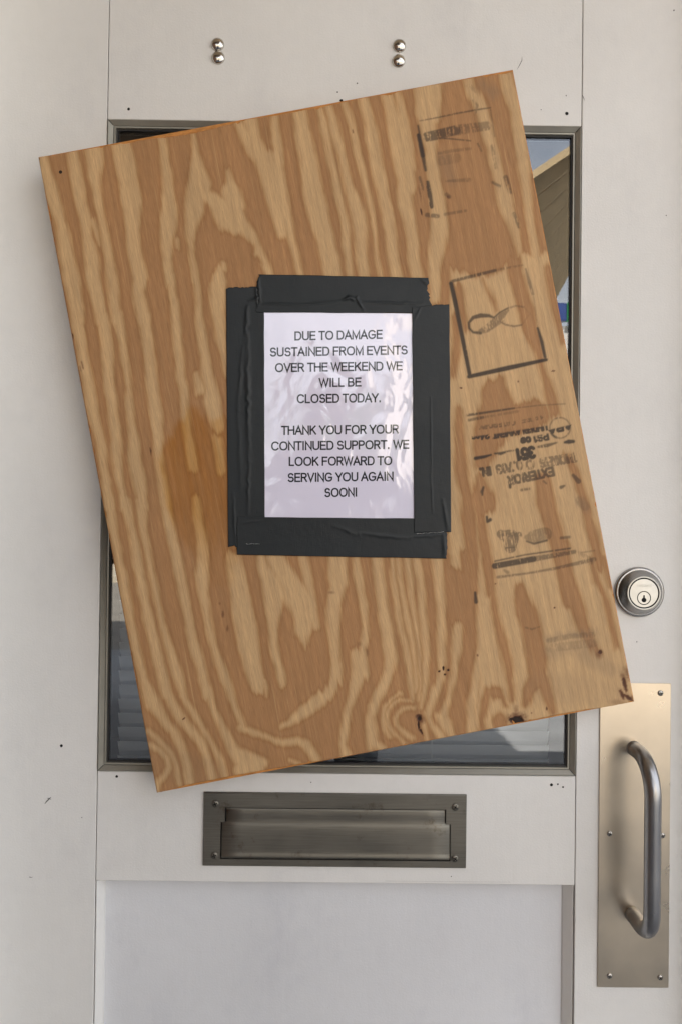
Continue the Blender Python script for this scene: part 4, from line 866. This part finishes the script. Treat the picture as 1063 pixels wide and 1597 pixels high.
# core plies
CORE1 = simple('ply_edge_orange', (.50, .21, .05), .75, var=.25, scale=90, bumpd=.0006, bscale=400, mp=(1, 1, 3)); CORE2 = simple('ply_edge_pale', (.46, .27, .12), .75, var=.2, scale=120, mp=(1, 1, 3))
ys = [.0009, .0046, .0078, .0110, .0142, .0168]
for i in range(5):
    ins = 0 if i % 2 == 0 else .0004
    box('ply', ins, BW - ins, ys[i] + .00003, ys[i + 1], ins, BH - ins, CORE1 if i % 2 == 0 else CORE2, board, local=True)
b_ = box('back_veneer', .0003, BW - .0003, .01683, .0180, .0003, BH - .0003, CORE2, board, local=True)
def bl_(px, py):
    p = at(px, py, YB) - B0; return np.array([p @ ex, 0, p @ ez])
c = bl_(95, 268.5)
obj('nail_head', [(c[0] + .0021 * math.cos(a), -.0003 - .0002 * (i % 2), c[2] + .0021 * math.sin(a)) for i, a in enumerate(np.linspace(0, 2 * math.pi, 15)[:-1])], [tuple(range(14))], simple('rusty_nail', (.035, .018, .010), .7, .3), board, local=True)

# ------------------------------------------------------------------ the notice
def glossy(name, col, coat=1.0, cr=.05):
    b = NB(name); b.set(col=col, rough=.5, coat=coat, coatr=cr)
    n = b.math('ADD', b.math('MULTIPLY', b.noise(1, (22, 22, 14), 2, .5, dist=.6), .0035), b.math('MULTIPLY', b.noise(1, (50, 50, 34), 2, .5, dist=.8), .00016))
    bp = b.n.new('ShaderNodeBump'); bp.inputs['Strength'].default_value = .5; bp.inputs['Distance'].default_value = 1.0
    b.link(n, bp.inputs['Height']); b.link(bp.outputs[0], b.p.inputs['Coat Normal']); b.p.inputs['Coat IOR'].default_value = 2.0; return b.m
PAPER = glossy('laminated_paper', (.80, .76, .90)); INKP = glossy('printed_black', (.010, .012, .020), .45)
YP = YB - .0006
pq = [at(411, 485, YP), at(643.5, 489, YP), at(647, 813, YP), at(412.5, 811, YP)]
pcn = sum(pq) / 4
notice = empty('notice', (pcn[0], YP, pq[3][2]), 'white laminated closure notice with black capital text', 'notice')
obj('sheet', [tuple(p) for p in pq] + [tuple(p + np.array([0, .0003, 0])) for p in pq], [(0, 3, 2, 1), (0, 1, 5, 4), (1, 2, 6, 5), (2, 3, 7, 6), (3, 0, 4, 7)], PAPER, notice)
def ribbon(strokes, T, w, y, name, mat, parent):
    vs, fs = [], []
    for s in strokes:
        P = [np.array(T(a, b_)) for a, b_ in s]
        closed = len(P) > 4 and np.hypot(*(P[0] - P[-1])) < 1e-6
        if closed: P = P[:-1]
        n = len(P); base = len(vs)
        for i in range(n):
            if closed: a, c = P[i - 1], P[(i + 1) % n]
            else: a, c = P[max(i - 1, 0)], P[min(i + 1, n - 1)]
            d0 = P[i] - a; d1 = c - P[i]
            if np.hypot(*d0) < 1e-9: d0 = d1
            if np.hypot(*d1) < 1e-9: d1 = d0
            d0 = d0 / np.hypot(*d0); d1 = d1 / np.hypot(*d1); t = d0 + d1
            t = t / (np.hypot(*t) + 1e-9); nrm = np.array([-t[1], t[0]]); m = min(1 / max(abs(nrm @ np.array([-d0[1], d0[0]])), .34), 2.6)
            p = P[i].copy()
            if not closed and i == 0: p -= d1 * w * .5
            if not closed and i == n - 1: p += d0 * w * .5
            for sg in (1, -1): q = p + nrm * sg * w / 2 * m; r_ = at(q[0], q[1], y); vs.append(tuple(r_))
        for i in range(n if closed else n - 1):
            j = (i + 1) % n; fs.append((base + 2 * i, base + 2 * i + 1, base + 2 * j + 1, base + 2 * j))
    return obj(name, vs, fs, mat, parent)
LINES = [('DUE TO DAMAGE', 459.6, 530.8, 595.6, 528.2), ('SUSTAINED FROM EVENTS', 421.2, 556, 634.6, 552.6), ('OVER THE WEEKEND WE', 429.4, 580.4, 626.8, 577.4), ('WILL BE', 498, 603.6, 562.6, 602.6), ('CLOSED TODAY.', 463.4, 628.8, 594, 627.2),
         ('THANK YOU FOR YOUR', 439.4, 678.2, 621, 676), ('CONTINUED SUPPORT. WE', 423.4, 702.6, 637, 699.8), ('LOOK FORWARD TO', 450.8, 726.6, 610.6, 725.2), ('SERVING YOU AGAIN', 449, 751.8, 612.8, 749.6), ('SOON!', 506.2, 775.2, 557, 774.2)]
for txt, x0, y0, x1, y1 in LINES:
    Wd = layout(txt)[1]; H_ = 12.0; pos = 0
    for wd in txt.split(' '):
        i0 = len(layout(txt[:pos].rstrip())[0]) if pos else 0
        sts = layout(txt[:pos + len(wd)])[0][i0:]; pos += len(wd) + 1
        ribbon(sts, lambda a, b_: (x0 + .9 + (x1 - x0 - 1.8) * a / Wd, y0 - .9 + (y1 - y0) * a / Wd - H_ * b_), 2.4, YP - .00015, 'printed_word', INKP, notice)

# ------------------------------------------------------------------ duct tape
tb = NB('dark_duct_tape')
wv = tb.noise(1, (900, 1, 90), 2, .5); wh = tb.noise(1, (120, 1, 1300), 2, .5); lw = tb.noise(9, detail=5)
tcol = tb.mix(tb.mapr(lw, .3, .7, 0, 1), (.006, .0088, .0105), (.0105, .0145, .0165)); tcol = tb.mix(tb.mapr(tb.noise(140, (1, 1, .4), 5, .7), .63, .8, 0, .22), tcol, (.06, .06, .062))
tb.set(col=tcol, rough=tb.mapr(lw, .3, .7, .38, .55, False), spec=.42)
tb.bump(tb.math('ADD', tb.math('MULTIPLY', tb.math('ADD', wv, wh), .00012), tb.math('MULTIPLY', tb.noise(50, detail=4), .0005)), .8, 1.0)
TAPE = tb.m; THREAD = simple('white_thread', (.6, .6, .58), .8)
def tape(cs, lift, creases, lab, rag0=.7, rag1=.7, seed=0, vert=True, sidewob=.35):
    """cs: TL,TR,BR,BL photo pixels; ragged at the torn ends (top/bottom if vert, else left/right)"""
    cs = [np.array(c, float) for c in cs]
    if not vert: cs = [cs[3], cs[0], cs[1], cs[2]]      # BL TL TR BR : length runs left to right
    L = max(np.hypot(*(cs[3] - cs[0])), np.hypot(*(cs[2] - cs[1]))); Wd = np.hypot(*(cs[1] - cs[0]))
    nl, nw = int(L / 1.1), int(Wd / 1.1)
    u = np.linspace(0, 1, nl)[:, None]; v = np.linspace(0, 1, nw)[None, :]
    vr = np.arange(nw)[None, :]
    e0 = ((vnoise(vr / 2.6, vr * 0, seed + 30) - .5) * 3.0 + (vnoise(vr / 12, vr * 0, seed + 33) - .5) * 4) * rag0 / L; e1 = ((vnoise(vr / 2.6, vr * 0, seed + 31) - .5) * 3.0 + (vnoise(vr / 12, vr * 0, seed + 34) - .5) * 4) * rag1 / L
    uu_ = e0 + u * (1 - e0 + e1)
    A0, B0_, C0, D0 = cs[0], cs[1], cs[2], cs[3]
    px = (A0[0] * (1 - v) + B0_[0] * v) * (1 - uu_) + (D0[0] * (1 - v) + C0[0] * v) * uu_
    py = (A0[1] * (1 - v) + B0_[1] * v) * (1 - uu_) + (D0[1] * (1 - v) + C0[1] * v) * uu_
    wb = (vnoise(u * L / 30, u * 0, seed + 40) - .5) * 2 * sidewob
    if vert: px = px + wb
    else: py = py + wb
    hh = lift + .00016 * vnoise(px / 16, py / 16, seed) + .00005 * vnoise(px / 4, py / 5, seed + 3)
    for x0, y0, x1, y1, w, am in creases:
        dx, dy = x1 - x0, y1 - y0; t = np.clip(((px - x0) * dx + (py - y0) * dy) / (dx * dx + dy * dy), 0, 1)
        jx = (vnoise(px / 9, py / 9, seed + 9) - .5) * w * 1.2
        d = np.hypot(px + jx - x0 - t * dx, py + jx - y0 - t * dy); hh = hh + 1.15 * am * np.exp(-(d / w) ** 2) * (.35 + .65 * np.sin(np.pi * np.clip(t, .04, .96)))
    P = np.stack([((ROT @ np.array([(a - CX) / F, 1, -(b_ - CY) / F])) * ((DIST + YB) / (ROT @ np.array([(a - CX) / F, 1, -(b_ - CY) / F]))[1])) for a, b_ in zip(px.ravel(), py.ravel())])
    P[:, 1] = YB - hh.ravel(); P[:, 2] += CZ
    id_ = np.arange(nl * nw).reshape(nl, nw)
    q = np.stack([id_[:-1, :-1], id_[1:, :-1], id_[1:, 1:], id_[:-1, 1:]], -1).reshape(-1, 4)
    bd = np.concatenate([id_[0, :], id_[1:, -1], id_[-1, -2::-1], id_[-2:0:-1, 0]]); s = P[bd].copy(); s[:, 1] = np.minimum(P[bd][:, 1] + .00045, YB - .0001); nb = len(bd)
    sq = np.stack([bd, np.roll(bd, -1), np.roll(np.arange(nb), -1) + nl * nw, np.arange(nb) + nl * nw], -1)
    c = P.mean(0)
    o = obj('duct_tape', np.concatenate([P, s]), np.concatenate([q, sq]), TAPE, None, smooth=True, loc=tuple(c), label=lab, cat='tape', group='tape strips round the notice')
    return o
TL_ = tape([(353, 450), (412, 446.5), (413.5, 852), (356, 852)], .0010, [(386, 520, 389, 720, 3.5, .0010), (389, 720, 386, 800, 2.5, .0007), (380, 540, 372, 640, 3, .0005), (372, 640, 376, 760, 3, .0004), (390, 470, 412, 462, 2, .0007), (386, 480, 384, 520, 3, .0009), (400, 446, 402, 480, 2, .0006), (364, 770, 368, 846, 2, .0005)], 'dark grey tape strip down the left side of the notice', .6, 1.5, 1)
TB_ = tape([(369.5, 806), (697, 809), (695.5, 871), (370, 865)], .0014, [(560, 832, 640, 840, 2.5, .0006), (640, 838, 690, 834, 2, .0005), (520, 820, 560, 835, 3, .0004), (690, 835, 692, 868, 3, .0008), (380, 815, 410, 812, 1.2, .0003)], 'dark grey tape strip along the bottom of the notice', .5, .45, 2, False)
TT_ = tape([(404, 428.5), (666, 434), (672, 489), (401, 487.5)], .0016, [(412, 474, 470, 476, 1.8, .0007), (470, 476, 530, 470, 1.8, .0006), (535, 468, 555, 465, 3, .0014), (555, 465, 566, 484, 2, .0012), (566, 473, 660, 474, 1.8, .0006), (403, 430, 406, 470, 2, .0008), (655, 436, 668, 446, 2, .0007)], 'dark grey tape strip along the top of the notice', 1.2, 1.3, 3, False)
TR_ = tape([(641.5, 480), (699.5, 475), (702.5, 830), (645.5, 830.5)], .0021, [(671, 620, 672, 740, 1.0, .0005), (671, 740, 674, 800, 1.2, .0004), (655, 480, 645, 500, 1.5, .0005), (690, 780, 698, 826, 2.5, .0007)], 'dark grey tape strip down the right side of the notice', .4, .5, 4)
def thread(pts, y, parent):
    P = [at(a, b_, y) for a, b_ in pts]; return tube('loose_thread', [tuple(p) for p in P], .00016, THREAD, parent, n=5)
thread([(x, 832.4 - (x - 649) * .07 + random.uniform(-.5, .5), ) for x in range(649, 692, 3)], YB - .0024, TR_)
thread([(x, 848.5 + random.uniform(-1, 1)) for x in range(384, 406, 3)], YB - .0022, TB_)
